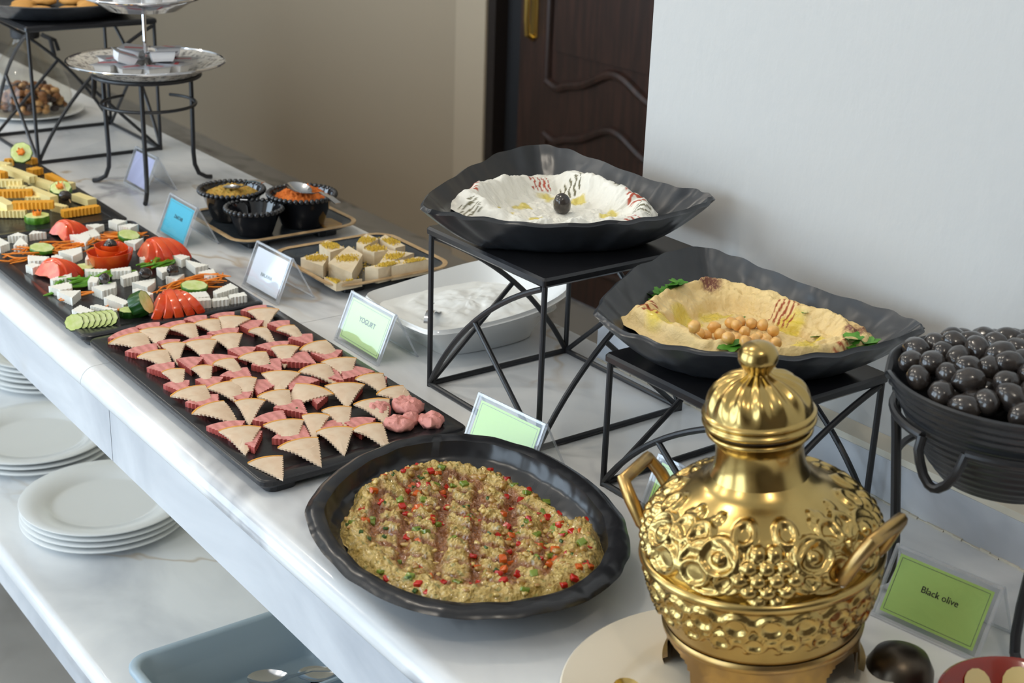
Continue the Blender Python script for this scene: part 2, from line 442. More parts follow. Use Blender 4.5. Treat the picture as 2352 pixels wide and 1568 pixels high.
# ---------------------------------------------------------------- positions on the counter (metres)
HAM = [(0.6649, 1.8014, 0.7119, 1.8313),
 (0.7125, 1.8274, 0.7481, 1.8307),
 (0.7391, 1.806, 0.7807, 1.8145),
 (0.784, 1.8179, 0.8168, 1.8163),
 (0.8221, 1.8112, 0.8569, 1.8086),
 (0.8693, 1.8092, 0.9096, 1.8118),
 (0.6658, 1.7431, 0.7113, 1.7495),
 (0.7157, 1.7535, 0.7447, 1.7458),
 (0.7388, 1.7326, 0.7884, 1.7411),
 (0.7891, 1.751, 0.8335, 1.7467),
 (0.8386, 1.7669, 0.8765, 1.7545),
 (0.6675, 1.6745, 0.7038, 1.6736),
 (0.712, 1.6812, 0.7431, 1.6683),
 (0.7456, 1.6795, 0.7835, 1.6465),
 (0.785, 1.6779, 0.8197, 1.6664),
 (0.8231, 1.6701, 0.8688, 1.6638),
 (0.8765, 1.7395, 0.9078, 1.7355),
 (0.875, 1.6741, 0.9093, 1.6715),
 (0.6625, 1.6105, 0.6946, 1.6066),
 (0.7033, 1.6041, 0.7354, 1.5931),
 (0.7361, 1.6001, 0.7765, 1.607),
 (0.7872, 1.6123, 0.8288, 1.6127),
 (0.8253, 1.6035, 0.87, 1.6178),
 (0.8748, 1.6091, 0.915, 1.596),
 (0.6626, 1.5441, 0.7057, 1.5464),
 (0.7194, 1.5449, 0.7489, 1.5351),
 (0.7609, 1.5639, 0.7906, 1.5402),
 (0.8102, 1.5527, 0.8355, 1.5193),
 (0.837, 1.5396, 0.8743, 1.5455),
 (0.8866, 1.5471, 0.9117, 1.5077),
 (0.8021, 1.4834, 0.8215, 1.4713),
 (0.8533, 1.4838, 0.8734, 1.473),
 (0.9106, 1.4814, 0.9248, 1.478),
 (0.7468, 1.4721, 0.7855, 1.4772),
 (0.7082, 1.4521, 0.7506, 1.4584),
 (0.6504, 1.4648, 0.6972, 1.4553),
 (0.6636, 1.4264, 0.7015, 1.418),
 (0.7037, 1.3934, 0.751, 1.4053),
 (0.7569, 1.391, 0.795, 1.3978),
 (0.7978, 1.3951, 0.8344, 1.3781)]
MASH = [(0.8555, 1.3995), (0.8916, 1.3926), (0.8524, 1.3526), (0.874, 1.3571), (0.8903, 1.3377), (0.7947, 1.3451)]
TURKEY = [(0.6583, 1.7806, 0.7134, 1.794),
 (0.7104, 1.8011, 0.7488, 1.7898),
 (0.7486, 1.7881, 0.7855, 1.7885),
 (0.786, 1.7882, 0.8219, 1.7861),
 (0.8279, 1.7951, 0.8608, 1.7661),
 (0.6702, 1.7118, 0.7115, 1.7151),
 (0.7132, 1.7337, 0.7426, 1.7239),
 (0.7427, 1.7254, 0.7847, 1.713),
 (0.7831, 1.7275, 0.8243, 1.7176),
 (0.6751, 1.644, 0.7025, 1.6377),
 (0.7123, 1.6361, 0.7374, 1.6297),
 (0.7425, 1.6359, 0.7727, 1.639),
 (0.7815, 1.6385, 0.8206, 1.6391),
 (0.6522, 1.5686, 0.7022, 1.5771),
 (0.7016, 1.566, 0.7445, 1.5653),
 (0.7372, 1.5729, 0.7681, 1.5625),
 (0.6496, 1.5057, 0.6997, 1.5189),
 (0.8749, 1.7975, 0.9148, 1.78),
 (0.8369, 1.7203, 0.8634, 1.7208),
 (0.8733, 1.7064, 0.901, 1.7083),
 (0.8353, 1.6493, 0.8673, 1.6316),
 (0.8654, 1.6231, 0.9105, 1.6347),
 (0.8682, 1.5681, 0.9123, 1.5559),
 (0.8259, 1.5541, 0.8701, 1.5595),
 (0.783, 1.5735, 0.8242, 1.5497),
 (0.7436, 1.5087, 0.7848, 1.5063),
 (0.7123, 1.5085, 0.7437, 1.4921),
 (0.8047, 1.5196, 0.8269, 1.4683),
 (0.8318, 1.4941, 0.875, 1.4724),
 (0.8766, 1.4941, 0.9267, 1.4898),
 (0.8741, 1.4371, 0.9276, 1.4413),
 (0.8335, 1.4244, 0.8771, 1.4152),
 (0.79, 1.4276, 0.8238, 1.4176),
 (0.7616, 1.4265, 0.7889, 1.4094),
 (0.7106, 1.4279, 0.7559, 1.4161),
 (0.6588, 1.4411, 0.7031, 1.425),
 (0.6485, 1.3564, 0.6931, 1.3511),
 (0.6965, 1.3638, 0.7455, 1.363),
 (0.7547, 1.3779, 0.7953, 1.3641),
 (0.7926, 1.3586, 0.8305, 1.3567)]
FETA = [[(0.6707, 2.3205),
 (0.6844, 2.3174),
 (0.6885, 2.2813),
 (0.6688, 2.2692)], [(0.697, 2.3199),
 (0.7194, 2.3405),
 (0.727, 2.3073)], [(0.7309, 2.3149),
 (0.7444, 2.3321),
 (0.7604, 2.3127)], [(0.6872, 2.2607),
 (0.7136, 2.3028),
 (0.7102, 2.2567)], [(0.8315, 2.3225),
 (0.8491, 2.3201),
 (0.8594, 2.309),
 (0.8363, 2.294)], [(0.8716, 2.3229),
 (0.8858, 2.328),
 (0.9001, 2.3065),
 (0.8762, 2.2941)], [(0.8735, 2.2827),
 (0.8944, 2.2861),
 (0.9068, 2.2738),
 (0.8863, 2.2599)], [(0.8058, 2.2788),
 (0.8363, 2.294),
 (0.8304, 2.252),
 (0.8131, 2.2473)], [(0.7861, 2.2778),
 (0.8158, 2.268),
 (0.812, 2.2479),
 (0.7918, 2.2185)], [(0.8041, 2.1946),
 (0.8333, 2.2232),
 (0.841, 2.1848)], [(0.8503, 2.2011),
 (0.8856, 2.2025),
 (0.8595, 2.1764)], [(0.6918, 2.2048),
 (0.7182, 2.1802),
 (0.7056, 2.1651),
 (0.6819, 2.1725)], [(0.7202, 2.179),
 (0.7316, 2.1836),
 (0.7345, 2.1615),
 (0.7215, 2.1558)], [(0.7388, 2.2001),
 (0.7795, 2.2043),
 (0.7703, 2.1769),
 (0.7493, 2.1619)], [(0.7583, 2.134),
 (0.7839, 2.1782),
 (0.7707, 2.1312)], [(0.6719, 2.1586),
 (0.686, 2.1635),
 (0.6946, 2.1474),
 (0.6762, 2.1387)], [(0.6799, 2.073),
 (0.7217, 2.0944),
 (0.7119, 2.0664),
 (0.6813, 2.0639)], [(0.6672, 2.0438),
 (0.7045, 2.048),
 (0.6943, 2.0175),
 (0.6762, 2.0183)], [(0.6692, 2.0146),
 (0.7012, 1.9993),
 (0.6775, 1.9725)], [(0.7414, 2.0913),
 (0.7706, 2.0718),
 (0.7615, 2.058),
 (0.7385, 2.0759)], [(0.7757, 2.071),
 (0.8068, 2.0677),
 (0.7999, 2.048),
 (0.7723, 2.0579)], [(0.7741, 2.0293),
 (0.807, 2.0416),
 (0.7997, 2.0183),
 (0.7725, 2.0136)], [(0.723, 2.0307),
 (0.7377, 2.0552),
 (0.7457, 2.0421),
 (0.7337, 2.0203)], [(0.7189, 2.0047),
 (0.7598, 2.0088),
 (0.7488, 1.9828),
 (0.7249, 1.9772)], [(0.7176, 1.9541),
 (0.733, 1.9624),
 (0.7443, 1.9149),
 (0.7305, 1.908)], [(0.6588, 1.9252),
 (0.6776, 1.9399),
 (0.6855, 1.9053),
 (0.6667, 1.8966)], [(0.6867, 1.927),
 (0.6977, 1.9278),
 (0.7147, 1.8913),
 (0.7042, 1.8848)], [(0.8859, 2.1002),
 (0.8928, 2.1002),
 (0.9073, 2.0672),
 (0.8865, 2.0553)], [(0.894, 2.0568),
 (0.899, 2.0479),
 (0.9139, 2.0133),
 (0.8904, 2.0116)], [(0.8862, 1.9929),
 (0.9165, 1.9961),
 (0.9039, 1.9614),
 (0.8888, 1.9648)], [(0.8389, 2.0441),
 (0.8575, 2.0408),
 (0.8472, 2.0199),
 (0.8362, 2.015)], [(0.834, 1.9974),
 (0.8646, 1.9943),
 (0.843, 1.9734)], [(0.7789, 1.9969),
 (0.8172, 1.9962),
 (0.8087, 1.9791),
 (0.7895, 1.9616)], [(0.7654, 1.9618),
 (0.7745, 1.9634),
 (0.7854, 1.9286),
 (0.7736, 1.9218)], [(0.8259, 1.9113),
 (0.8575, 1.9029),
 (0.8523, 1.8779),
 (0.8268, 1.8828)], [(0.8634, 1.8923),
 (0.9039, 1.9149),
 (0.9045, 1.8891),
 (0.8632, 1.8783)], [(0.8233, 1.8798),
 (0.8484, 1.8698),
 (0.8446, 1.8583),
 (0.821, 1.8657)], [(0.8505, 1.8686),
 (0.8743, 1.8654),
 (0.8709, 1.8528),
 (0.8471, 1.8568)], [(0.8783, 1.8692),
 (0.9038, 1.8698),
 (0.9006, 1.8524),
 (0.8749, 1.8556)], [(0.8368, 2.1046),
 (0.847, 2.1047),
 (0.8485, 2.0897),
 (0.8341, 2.0902)]]
BARS = [(0, 0.7571, 2.5593, 0.8132, 2.5328, 0.026, 0.017),
 (0, 0.7575, 2.4724, 0.8197, 2.442, 0.026, 0.017),
 (0, 0.8256, 2.4183, 0.8927, 2.4195, 0.014, 0.016),
 (0, 0.8932, 2.6778, 0.8983, 2.6067, 0.014, 0.015),
 (1, 0.8272, 2.7341, 0.8491, 2.6299, 0.024, 0.017),
 (1, 0.855, 2.6603, 0.875, 2.5878, 0.015, 0.017),
 (1, 0.7828, 2.6479, 0.8266, 2.6233, 0.022, 0.015),
 (1, 0.8228, 2.7632, 0.8396, 2.7361, 0.026, 0.017),
 (2, 0.818, 2.5651, 0.8336, 2.4778, 0.024, 0.016),
 (1, 0.8502, 2.5448, 0.9003, 2.5655, 0.022, 0.015),
 (2, 0.8849, 2.5123, 0.8959, 2.4592, 0.015, 0.018),
 (2, 0.7472, 2.5217, 0.7522, 2.4639, 0.024, 0.016),
 (1, 0.7304, 2.4801, 0.7739, 2.4528, 0.014, 0.017),
 (1, 0.7994, 2.5305, 0.8227, 2.5173, 0.016, 0.016),
 (1, 0.8292, 2.4749, 0.8407, 2.4433, 0.013, 0.014),
 (0, 0.7974, 2.6832, 0.8054, 2.6617, 0.03, 0.017),
 (0, 0.858, 2.823, 0.8733, 2.8176, 0.014, 0.014),
 (1, 0.8004, 2.6286, 0.8244, 2.6042, 0.014, 0.016),
 (0, 0.8722, 2.7216, 0.8957, 2.7293, 0.014, 0.02),
 (1, 0.7418, 2.5156, 0.7556, 2.4928, 0.014, 0.016),
 (0, 0.9037, 2.8211, 0.9104, 2.8018, 0.013, 0.014)]
SPOT = {'CUC_UP1': (0.887, 2.8046), 'CUC_FLAT1': (0.7813, 2.4187), 'CUC_UP2': (0.8667, 2.5337), 'OLIVE_PICK': (0.855, 2.4805), 'TOM1': (0.7944, 2.3097), 'TOM2': (0.705, 2.1128), 'TOM3': (0.8756, 2.1174), 'TOM4': (0.7934, 1.8776), 'ROSE': (0.7962, 2.1196), 'ROSE_OLIVE': (0.7877, 2.0934), 'OLIVE_A': (0.7424, 2.011), 'OLIVE_B': (0.8048, 2.0038), 'OLIVE_C': (0.8472, 1.9974), 'CUC_A': (0.7241, 2.2341), 'CUC_B': (0.8696, 2.2292), 'CUC_C': (0.7567, 2.1315), 'CUC_D': (0.8536, 1.9363), 'CUC_E': (0.6537, 1.8844), 'CUC_E2': (0.6894, 1.877), 'CUC_F': (0.7489, 1.8914), 'CUC_F2': (0.7315, 1.8921), 'CAR_A': (0.7238, 2.2465), 'CAR_A2': (0.7804, 2.237), 'CAR_B': (0.8578, 2.2502), 'CAR_C': (0.8673, 1.9601), 'PEP_A': (0.7184, 2.056), 'PEP_B': (0.8593, 2.0796), 'PEP_C': (0.7812, 2.0605), 'CAR_S1': (0.7036, 1.9983), 'CAR_S2': (0.7197, 1.9249), 'CAR_S3': (0.6899, 2.2157)}
HALAWA = [[(1.0358, 1.9464),
 (1.0751, 1.9564),
 (1.0842, 1.932),
 (1.0512, 1.8912)], [(1.1041, 1.9981),
 (1.1279, 2.0144),
 (1.1317, 1.9621),
 (1.0985, 1.9523)], [(1.0683, 1.904),
 (1.1415, 1.9663),
 (1.1375, 1.9149),
 (1.0742, 1.8416)], [(1.1568, 1.9672),
 (1.1983, 2.0042),
 (1.2002, 1.9671),
 (1.1569, 1.9424)], [(1.1525, 1.9401),
 (1.1866, 1.9548),
 (1.1896, 1.9134),
 (1.1602, 1.9161)], [(1.2025, 1.9709),
 (1.2231, 1.9846),
 (1.2196, 1.9156),
 (1.1984, 1.9131)], [(1.1255, 1.8518),
 (1.1874, 1.9147),
 (1.2134, 1.8799),
 (1.1784, 1.867)], [(1.1037, 1.851),
 (1.1762, 1.8542),
 (1.174, 1.8415),
 (1.1178, 1.8068)], [(1.1415, 1.8016),
 (1.2043, 1.8565),
 (1.2191, 1.8335),
 (1.1834, 1.8083)], [(1.0057, 1.856),
 (1.0378, 1.8721),
 (1.0561, 1.8391),
 (1.0258, 1.8053)], [(1.0322, 1.8142),
 (1.0632, 1.8393),
 (1.0883, 1.8068),
 (1.0588, 1.7898)]]
RIM_LABNEH = [(0.9034, 1.3755, 1.1835),
 (0.9327, 1.4128, 1.1866),
 (1.0202, 1.4704, 1.1897),
 (1.1156, 1.5169, 1.1941),
 (1.1824, 1.5229, 1.1959),
 (1.2048, 1.4793, 1.1947),
 (1.2099, 1.3849, 1.191),
 (1.2161, 1.3065, 1.1879),
 (1.2373, 1.2568, 1.1866),
 (1.2293, 1.231, 1.186),
 (1.187, 1.2183, 1.1823),
 (1.1272, 1.2219, 1.178),
 (1.0724, 1.2451, 1.1742),
 (1.0063, 1.2776, 1.173),
 (0.9571, 1.3234, 1.1755),
 (0.9183, 1.358, 1.1804)]
RIM_HUMMUS = [(0.9447, 1.0966, 1.1284),
 (0.9722, 1.1247, 1.1296),
 (1.0455, 1.1704, 1.134),
 (1.1225, 1.197, 1.1377),
 (1.1776, 1.1957, 1.1396),
 (1.1955, 1.154, 1.1377),
 (1.1994, 1.086, 1.1346),
 (1.2064, 1.0115, 1.1315),
 (1.2219, 0.9491, 1.1296),
 (1.223, 0.9019, 1.129),
 (1.2135, 0.8861, 1.1284),
 (1.1721, 0.883, 1.1253),
 (1.1167, 0.8933, 1.121),
 (1.0596, 0.9183, 1.1172),
 (1.016, 0.9559, 1.116),
 (0.97, 0.9982, 1.1185),
 (0.9439, 1.0509, 1.1234)]
RIM_EGG = [(0.6287, 1.1663, 0.95),
 (0.6618, 1.2044, 0.952),
 (0.7156, 1.2375, 0.955),
 (0.7786, 1.2487, 0.96),
 (0.8291, 1.2365, 0.962),
 (0.8704, 1.209, 0.962),
 (0.9025, 1.1525, 0.96),
 (0.9106, 1.0764, 0.957),
 (0.8984, 1.0029, 0.953),
 (0.867, 0.9463, 0.95),
 (0.8261, 0.9101, 0.948),
 (0.7726, 0.8911, 0.946),
 (0.7161, 0.8981, 0.945),
 (0.6615, 0.925, 0.945),
 (0.6264, 0.966, 0.945),
 (0.6073, 1.0278, 0.946),
 (0.6089, 1.0971, 0.948)]
CL = (1.095, 1.3501)
CH = (1.1059, 1.0278)
EDGE_LABNEH = [(0.9656, 1.4131, 1.1651),
 (0.9873, 1.4337, 1.1699),
 (1.0615, 1.4703, 1.1663),
 (1.1663, 1.4856, 1.1575),
 (1.1923, 1.4252, 1.1671),
 (1.1961, 1.3501, 1.1665),
 (1.1981, 1.3096, 1.1618),
 (1.2009, 1.2931, 1.1558),
 (1.1567, 1.2441, 1.1522),
 (1.0872, 1.2612, 1.1492),
 (1.0447, 1.2782, 1.1506),
 (1.0171, 1.2944, 1.1506),
 (0.9884, 1.3219, 1.1515)]
EDGE_HUMMUS = [(0.9858, 1.1082, 1.107),
 (1.0047, 1.1215, 1.1076),
 (1.0717, 1.1531, 1.1046),
 (1.1587, 1.1653, 1.1033),
 (1.182, 1.1086, 1.104),
 (1.1874, 1.038, 1.1052),
 (1.2012, 0.9722, 1.1032),
 (1.2024, 0.9346, 1.0999),
 (1.1749, 0.9088, 1.099),
 (1.0969, 0.9238, 1.0953),
 (1.0512, 0.9479, 1.096),
 (1.0258, 0.9714, 1.0959),
 (0.9958, 0.998, 1.0969)]
EDGE_EGG = [(0.6492, 1.1417, 0.9256),
 (0.6789, 1.1794, 0.9261),
 (0.7166, 1.2114, 0.9327),
 (0.7608, 1.2201, 0.9332),
 (0.8124, 1.2108, 0.9339),
 (0.8531, 1.175, 0.9302),
 (0.873, 1.104, 0.9252),
 (0.8642, 1.0172, 0.9241),
 (0.8348, 0.9653, 0.9242),
 (0.7889, 0.924, 0.9294),
 (0.8722, 1.0001, 0.9334),
 (0.8098, 0.9228, 0.9352),
 (0.7223, 0.916, 0.9334),
 (0.6483, 0.963, 0.9333),
 (0.6271, 1.0394, 0.9297)]
MARK_LABNEH = [('p', 1.1302, 1.4483),
 ('p', 1.1993, 1.4019),
 ('p', 1.0409, 1.4654),
 ('p', 1.0024, 1.4266),
 ('p', 1.181, 1.3136),
 ('p', 1.1261, 1.2561),
 ('z', 1.1557, 1.4161),
 ('z', 1.1914, 1.3512),
 ('z', 1.1615, 1.2806),
 ('z', 0.9781, 1.3897),
 ('z', 1.0415, 1.2767)]
OIL_LABNEH = [(1.0313, 1.3896), (1.1234, 1.42), (1.0685, 1.4031), (1.1449, 1.3835), (1.1461, 1.324), (1.0467, 1.3471)]
MARK_HUMMUS = [('s', 1.1432, 1.1344), ('s', 1.1801, 0.9421), ('p', 1.0163, 1.0995), ('p', 1.1614, 1.0317), ('p', 1.1298, 0.9162)]
OIL_HUMMUS = [(1.0675, 1.0887), (1.0141, 1.0728), (1.1082, 1.0891), (1.1497, 1.0141), (1.1388, 0.9654), (1.1068, 0.9546)]
PARSLEY = [(1.0737, 1.1553, 4),
 (1.0899, 1.1546, 4),
 (1.0903, 1.14, 4),
 (1.2, 1.0098, 4),
 (1.2051, 0.9982, 4),
 (1.1513, 0.9226, 3),
 (1.1635, 0.9182, 3),
 (0.9868, 1.0175, 3),
 (1.031, 0.9786, 3),
 (1.1685, 1.007, 1),
 (1.1578, 0.981, 1),
 (1.1154, 1.0525, 1)]
CHICK = [(1.0866, 1.0406),
 (1.0693, 1.0483),
 (1.0517, 1.0426),
 (1.0382, 1.04),
 (1.0138, 1.0232),
 (1.0422, 1.0269),
 (1.0584, 1.0277),
 (1.0968, 1.0372),
 (1.0847, 1.0171),
 (1.0597, 1.0189),
 (1.0685, 1.0109),
 (1.103, 1.0251),
 (1.0744, 0.9967),
 (1.092, 1.0019),
 (1.1102, 1.0153),
 (1.1104, 0.9988),
 (1.0956, 0.9944),
 (1.05, 0.9934),
 (1.0593, 0.9774),
 (1.0302, 0.9876),
 (1.041, 0.9734),
 (1.0774, 0.9766),
 (1.0462, 0.9602),
 (1.0719, 0.9595),
 (1.0518, 0.9518),
 (1.0173, 0.9755),
 (1.067, 0.996),
 (1.0838, 1.0286)]
OLIVES = [(1.0173, 0.754),
 (0.9995, 0.7289),
 (1.0376, 0.7516),
 (1.0627, 0.7568),
 (1.0943, 0.7694),
 (1.112, 0.7695),
 (1.0828, 0.7444),
 (1.1313, 0.765),
 (1.143, 0.7616),
 (1.106, 0.7407),
 (1.0699, 0.7215),
 (1.1386, 0.7422),
 (1.1595, 0.7441),
 (1.0825, 0.7103),
 (1.1364, 0.7185),
 (1.1151, 0.697),
 (1.0237, 0.7106),
 (0.9945, 0.6943),
 (0.9791, 0.6947),
 (1.0068, 0.7179),
 (1.053, 0.732),
 (1.0255, 0.6905),
 (0.9905, 0.6726),
 (1.0037, 0.6643),
 (1.0395, 0.6787),
 (1.032, 0.6586),
 (1.073, 0.6833),
 (1.0961, 0.6986),
 (1.0016, 0.6508),
 (0.9772, 0.6516),
 (0.9919, 0.6366),
 (1.0143, 0.6341),
 (0.9741, 0.671),
 (1.0792, 0.673),
 (1.0532, 0.7218)]

# ================================================================ the setting
struct(obj('floor', *box(-2.6, 3.05, -1.6, 12.0, -0.05, 0.0), M_FLOOR, smooth=False))
struct(obj('ceiling', *box(-2.6, 3.05, -1.6, 12.0, 2.9, 2.95), M_CEIL, smooth=False))
# corridor wall behind the counter with the door opening
struct(obj('wall_corridor', *join(box(2.95, 3.05, 4.09, 12.0, 0, 2.9), box(2.95, 3.05, 2.90, 4.09, 2.15, 2.9), box(2.95, 3.05, 1.3, 2.90, 0, 2.9)), M_BEIGE, smooth=False))
struct(obj('trim_1', *box(2.925, 2.95, 4.09, 4.27, 0, 2.9), M_BEIGE2, smooth=False))  # strip in a lighter beige than the wall next to it
# pillar wall the counter runs into
struct(obj('wall_right', *box(1.273, 3.05, -1.6, 1.4065, 0, 2.9), M_WALL, smooth=False))
# room walls outside the picture; the left one has the window openings
lw = []
edges = [-1.6]+[v for w_ in WINDOWS for v in w_]+[12.0]
for i in range(0, len(edges), 2): lw.append(box(-2.6, -2.5, edges[i], edges[i+1], 0, 2.9))
for (a, b) in WINDOWS: lw += [box(-2.6, -2.5, a, b, 0, 0.2), box(-2.6, -2.5, a, b, 2.6, 2.9)]
struct(obj('wall_left', *join(*lw), M_CEIL, smooth=False))
struct(obj('wall_back', *box(-2.6, 3.05, -1.7, -1.6, 0, 2.9), M_DARKROOM, smooth=False))
struct(obj('wall_far', *box(-2.6, 3.05, 12.0, 12.1, 0, 2.9), M_BEIGE, smooth=False))

# door in the corridor
door = bpy.data.objects.new('door_1', None); door.location = (2.95, 3.5, 0); COL.objects.link(door); door['kind'] = 'structure'; door['label'] = 'dark brown panelled wooden door in the beige wall behind the counter'
DX = 2.985
part('door_frame', join(box(2.935, 3.0, 4.045, 4.09, 0, 2.15), box(2.935, 3.0, 2.90, 2.945, 0, 2.15), box(2.935, 3.0, 2.90, 4.09, 2.1, 2.15)), M_DOORF, door, smooth=False)
part('door_gap_shade', box(2.99, 3.02, 3.965, 4.045, 0, 2.1), M_RIBBON_GAP, door, smooth=False)  # black strip painted in for the shade of the gap beside the leaf
part('door_leaf', box(DX, 3.02, 2.945, 3.965, 0.01, 2.1), M_DOOR, door, smooth=False)
# carved raised panels with an ogee edge, built as swept mouldings on the leaf
def ogee(ybase, yl, zc, flip):
    pts = []
    for i in range(41):
        t = i/40; y = ybase-(ybase-yl)*t
        z = zc + 0.075*math.exp(-((t-0.5)/0.19)**2) - 0.018*math.exp(-((t-0.08)/0.06)**2) - 0.018*math.exp(-((t-0.92)/0.06)**2)
        pts.append((DX-0.004, y, z if not flip else 2*zc-z))
    return pts
part('upper_panel_moulding', join(tube(ogee(3.80, 3.10, 0.735, False), 0.016, 8), tube([(DX-0.004, 3.80, 0.735), (DX-0.004, 3.80, 1.92)], 0.014, 8), tube([(DX-0.004, 3.10, 0.735), (DX-0.004, 3.10, 1.92)], 0.014, 8), tube([(DX-0.004, 3.80, 1.92), (DX-0.004, 3.10, 1.92)], 0.014, 8)), M_DOOR, door)
part('lower_panel_moulding', join(tube(ogee(3.80, 3.10, 0.555, False), 0.015, 8), tube([(DX-0.004, 3.80, 0.555), (DX-0.004, 3.80, 0.15)], 0.014, 8), tube([(DX-0.004, 3.10, 0.555), (DX-0.004, 3.10, 0.15)], 0.014, 8), tube([(DX-0.004, 3.80, 0.15), (DX-0.004, 3.10, 0.15)], 0.014, 8)), M_DOOR, door)
part('upper_panel', box(DX-0.010, DX, 3.13, 3.77, 0.84, 1.89), M_DOOR, door, smooth=False)
dh = part('door_handle', rbox(DX-0.006, DX+0.002, 3.868, 3.906, 0.865, 1.13, 0.002, 0.001), M_BRASSH, door)
part('lever', tube([(DX-0.006, 3.885, 1.04), (DX-0.045, 3.885, 1.04), (DX-0.055, 3.87, 1.04), (DX-0.055, 3.77, 1.035)], 0.009, 10), M_BRASSH, dh)
part('pull_bar', tube([(DX-0.004, 3.887, 0.86), (DX-0.030, 3.887, 0.875), (DX-0.036, 3.887, 0.93), (DX-0.036, 3.887, 1.10)], 0.010, 10), M_BRASSH, dh)

# ---------------------------------------------------------------- marble counter
CT = 0.90
def nosing(y0, y1, xf_=0.612, xt=0.634, xb=1.272, z0=0.87, z1=0.90):
    prof = [(xb, z0), (xb, z1), (xt, z1)]
    for k in range(1, 9):
        a = math.radians(90+90*k/8*1.0); prof.append((xt+(xt-xf_)*math.cos(a), z1-0.022+0.022*math.sin(a)))
    prof += [(xf_+0.002, z0+0.004), (xf_+0.008, z0)]
    return loft([[(x, y0, z) for x, z in prof], [(x, y1, z) for x, z in prof]])
ctr = thing('marble_counter', 'long white veined marble buffet counter with rounded front edge', 'counter', (0.9, 2.2, 0))
part('top_slab', nosing(-0.6, 1.7755), M_MARBLE, ctr)
part('top_slab', nosing(1.7765, 3.9), M_MARBLE, ctr)
part('top_slab', nosing(3.901, 6.0), M_MARBLE, ctr)
part('front_panel', box(0.626, 0.646, -0.6, 1.7125, 0.784, 0.87), M_MARBLE_F, ctr, smooth=False)
part('front_panel', box(0.626, 0.646, 1.7145, 3.4, 0.784, 0.87), M_MARBLE_F, ctr, smooth=False)
part('front_panel', box(0.626, 0.646, 3.402, 6.0, 0.784, 0.87), M_MARBLE_F, ctr, smooth=False)
part('underside', box(0.646, 1.25, -0.6, 6.0, 0.80, 0.8695), M_CREAM, ctr, smooth=False)
part('back_panel', box(1.16, 1.25, -0.6, 6.0, 0.0, 0.80), M_CREAM, ctr, smooth=False)
for y in (-0.6, 5.9):
    part('end_panel', box(0.63, 1.16, y, y+0.1, 0.0, 0.80), M_MARBLE_F, ctr, smooth=False)
shelf = thing('marble_shelf', 'white marble lower shelf under the counter holding plates and cutlery', 'shelf', (0.9, 2.2, 0.0))
part('shelf_slab', nosing(-0.49, 2.55, 0.606, 0.622, 1.158, 0.372, 0.40), M_MARBLE, shelf)
part('shelf_slab', nosing(2.551, 5.89, 0.606, 0.622, 1.158, 0.372, 0.40), M_MARBLE, shelf)
part('shelf_front_panel', box(0.616, 0.636, -0.49, 5.89, 0.315, 0.372), M_MARBLE_F, shelf, smooth=False)
for y in (-0.2, 3.2):
    part('shelf_support', box(0.68, 1.158, y, y+0.08, 0.0, 0.372), M_MARBLE_F, shelf, smooth=False)
spl = thing('marble_backsplash', 'low strip of grey marble upstand along the white wall', 'backsplash', (1.245, 0.9, CT))
for (a, b) in ((-0.55, 0.418), (0.42, 1.436)):
    part('backsplash_tile', box(1.235, 1.255, a, b, CT, CT+0.052), M_MARBLE_F, spl, smooth=False)
part('plaster_ledge', join(box(1.2365, 1.2725, -0.55, 1.436, CT+0.052, CT+0.060), box(1.2555, 1.2725, -0.55, 1.436, CT, CT+0.052)), M_CREAM, spl, smooth=False)
gl = []
y = -0.5
while y < 1.43:
    w_ = random.uniform(0.0012, 0.0032); gl.append(box(1.235-w_, 1.236, y, y+0.012, CT, CT+random.uniform(0.001, 0.003))); y += 0.012
part('grout_line', join(*gl), M_CREAM, spl, smooth=False)

# ---------------------------------------------------------------- wire risers
def riser(x0, x1, y0, y1, h, label, rr=0.0037):
    t = thing('wire_riser', label, 'riser', ((x0+x1)/2, (y0+y1)/2, CT))
    z0 = CT+rr; z1 = CT+h-0.006
    L_, N_, R_, B_ = (x0, y1), (x0, y0), (x1, y0), (x1, y1)
    o = 0.006
    prof = rbox(x0-o, x1+o, y0-o, y1+o, CT+h-0.012, CT+h, 0.006, 0.003)
    part('top_plate', prof, M_BLACKP, t)
    C = [L_, N_, R_, B_]
    for i in range(4):
        a, b = C[i], C[(i+1) % 4]
        part('leg', tube([(a[0], a[1], CT), (a[0], a[1], z1)], rr, 10), M_BLACK, t)
        part('base_bar', tube([(a[0], a[1], z0), (b[0], b[1], z0)], rr, 10), M_BLACK, t)
        f = lambda u, v: (a[0]+(b[0]-a[0])*u, a[1]+(b[1]-a[1])*u, z0+(z1-0.006-z0)*v)
        arc = bez2(f(0.01, 0.02), f(0.34, 0.66), f(0.985, 0.985), 14)
        part('arc_rod', tube(arc, rr, 10), M_BLACK, t)
        part('strut', tube([arc[7], f(0.985, 0.01)], rr*0.95, 10), M_BLACK, t)
    return t
riser(0.980, 1.212, 1.238, 1.477, 0.222, 'tall square black wire riser carrying the labneh bowl')
riser(0.988, 1.206, 0.920, 1.124, 0.165, 'low square black wire riser carrying the hummus bowl')
riser(0.940, 1.204, 2.868, 3.146, 0.279, 'large square black wire riser carrying a round black platter')

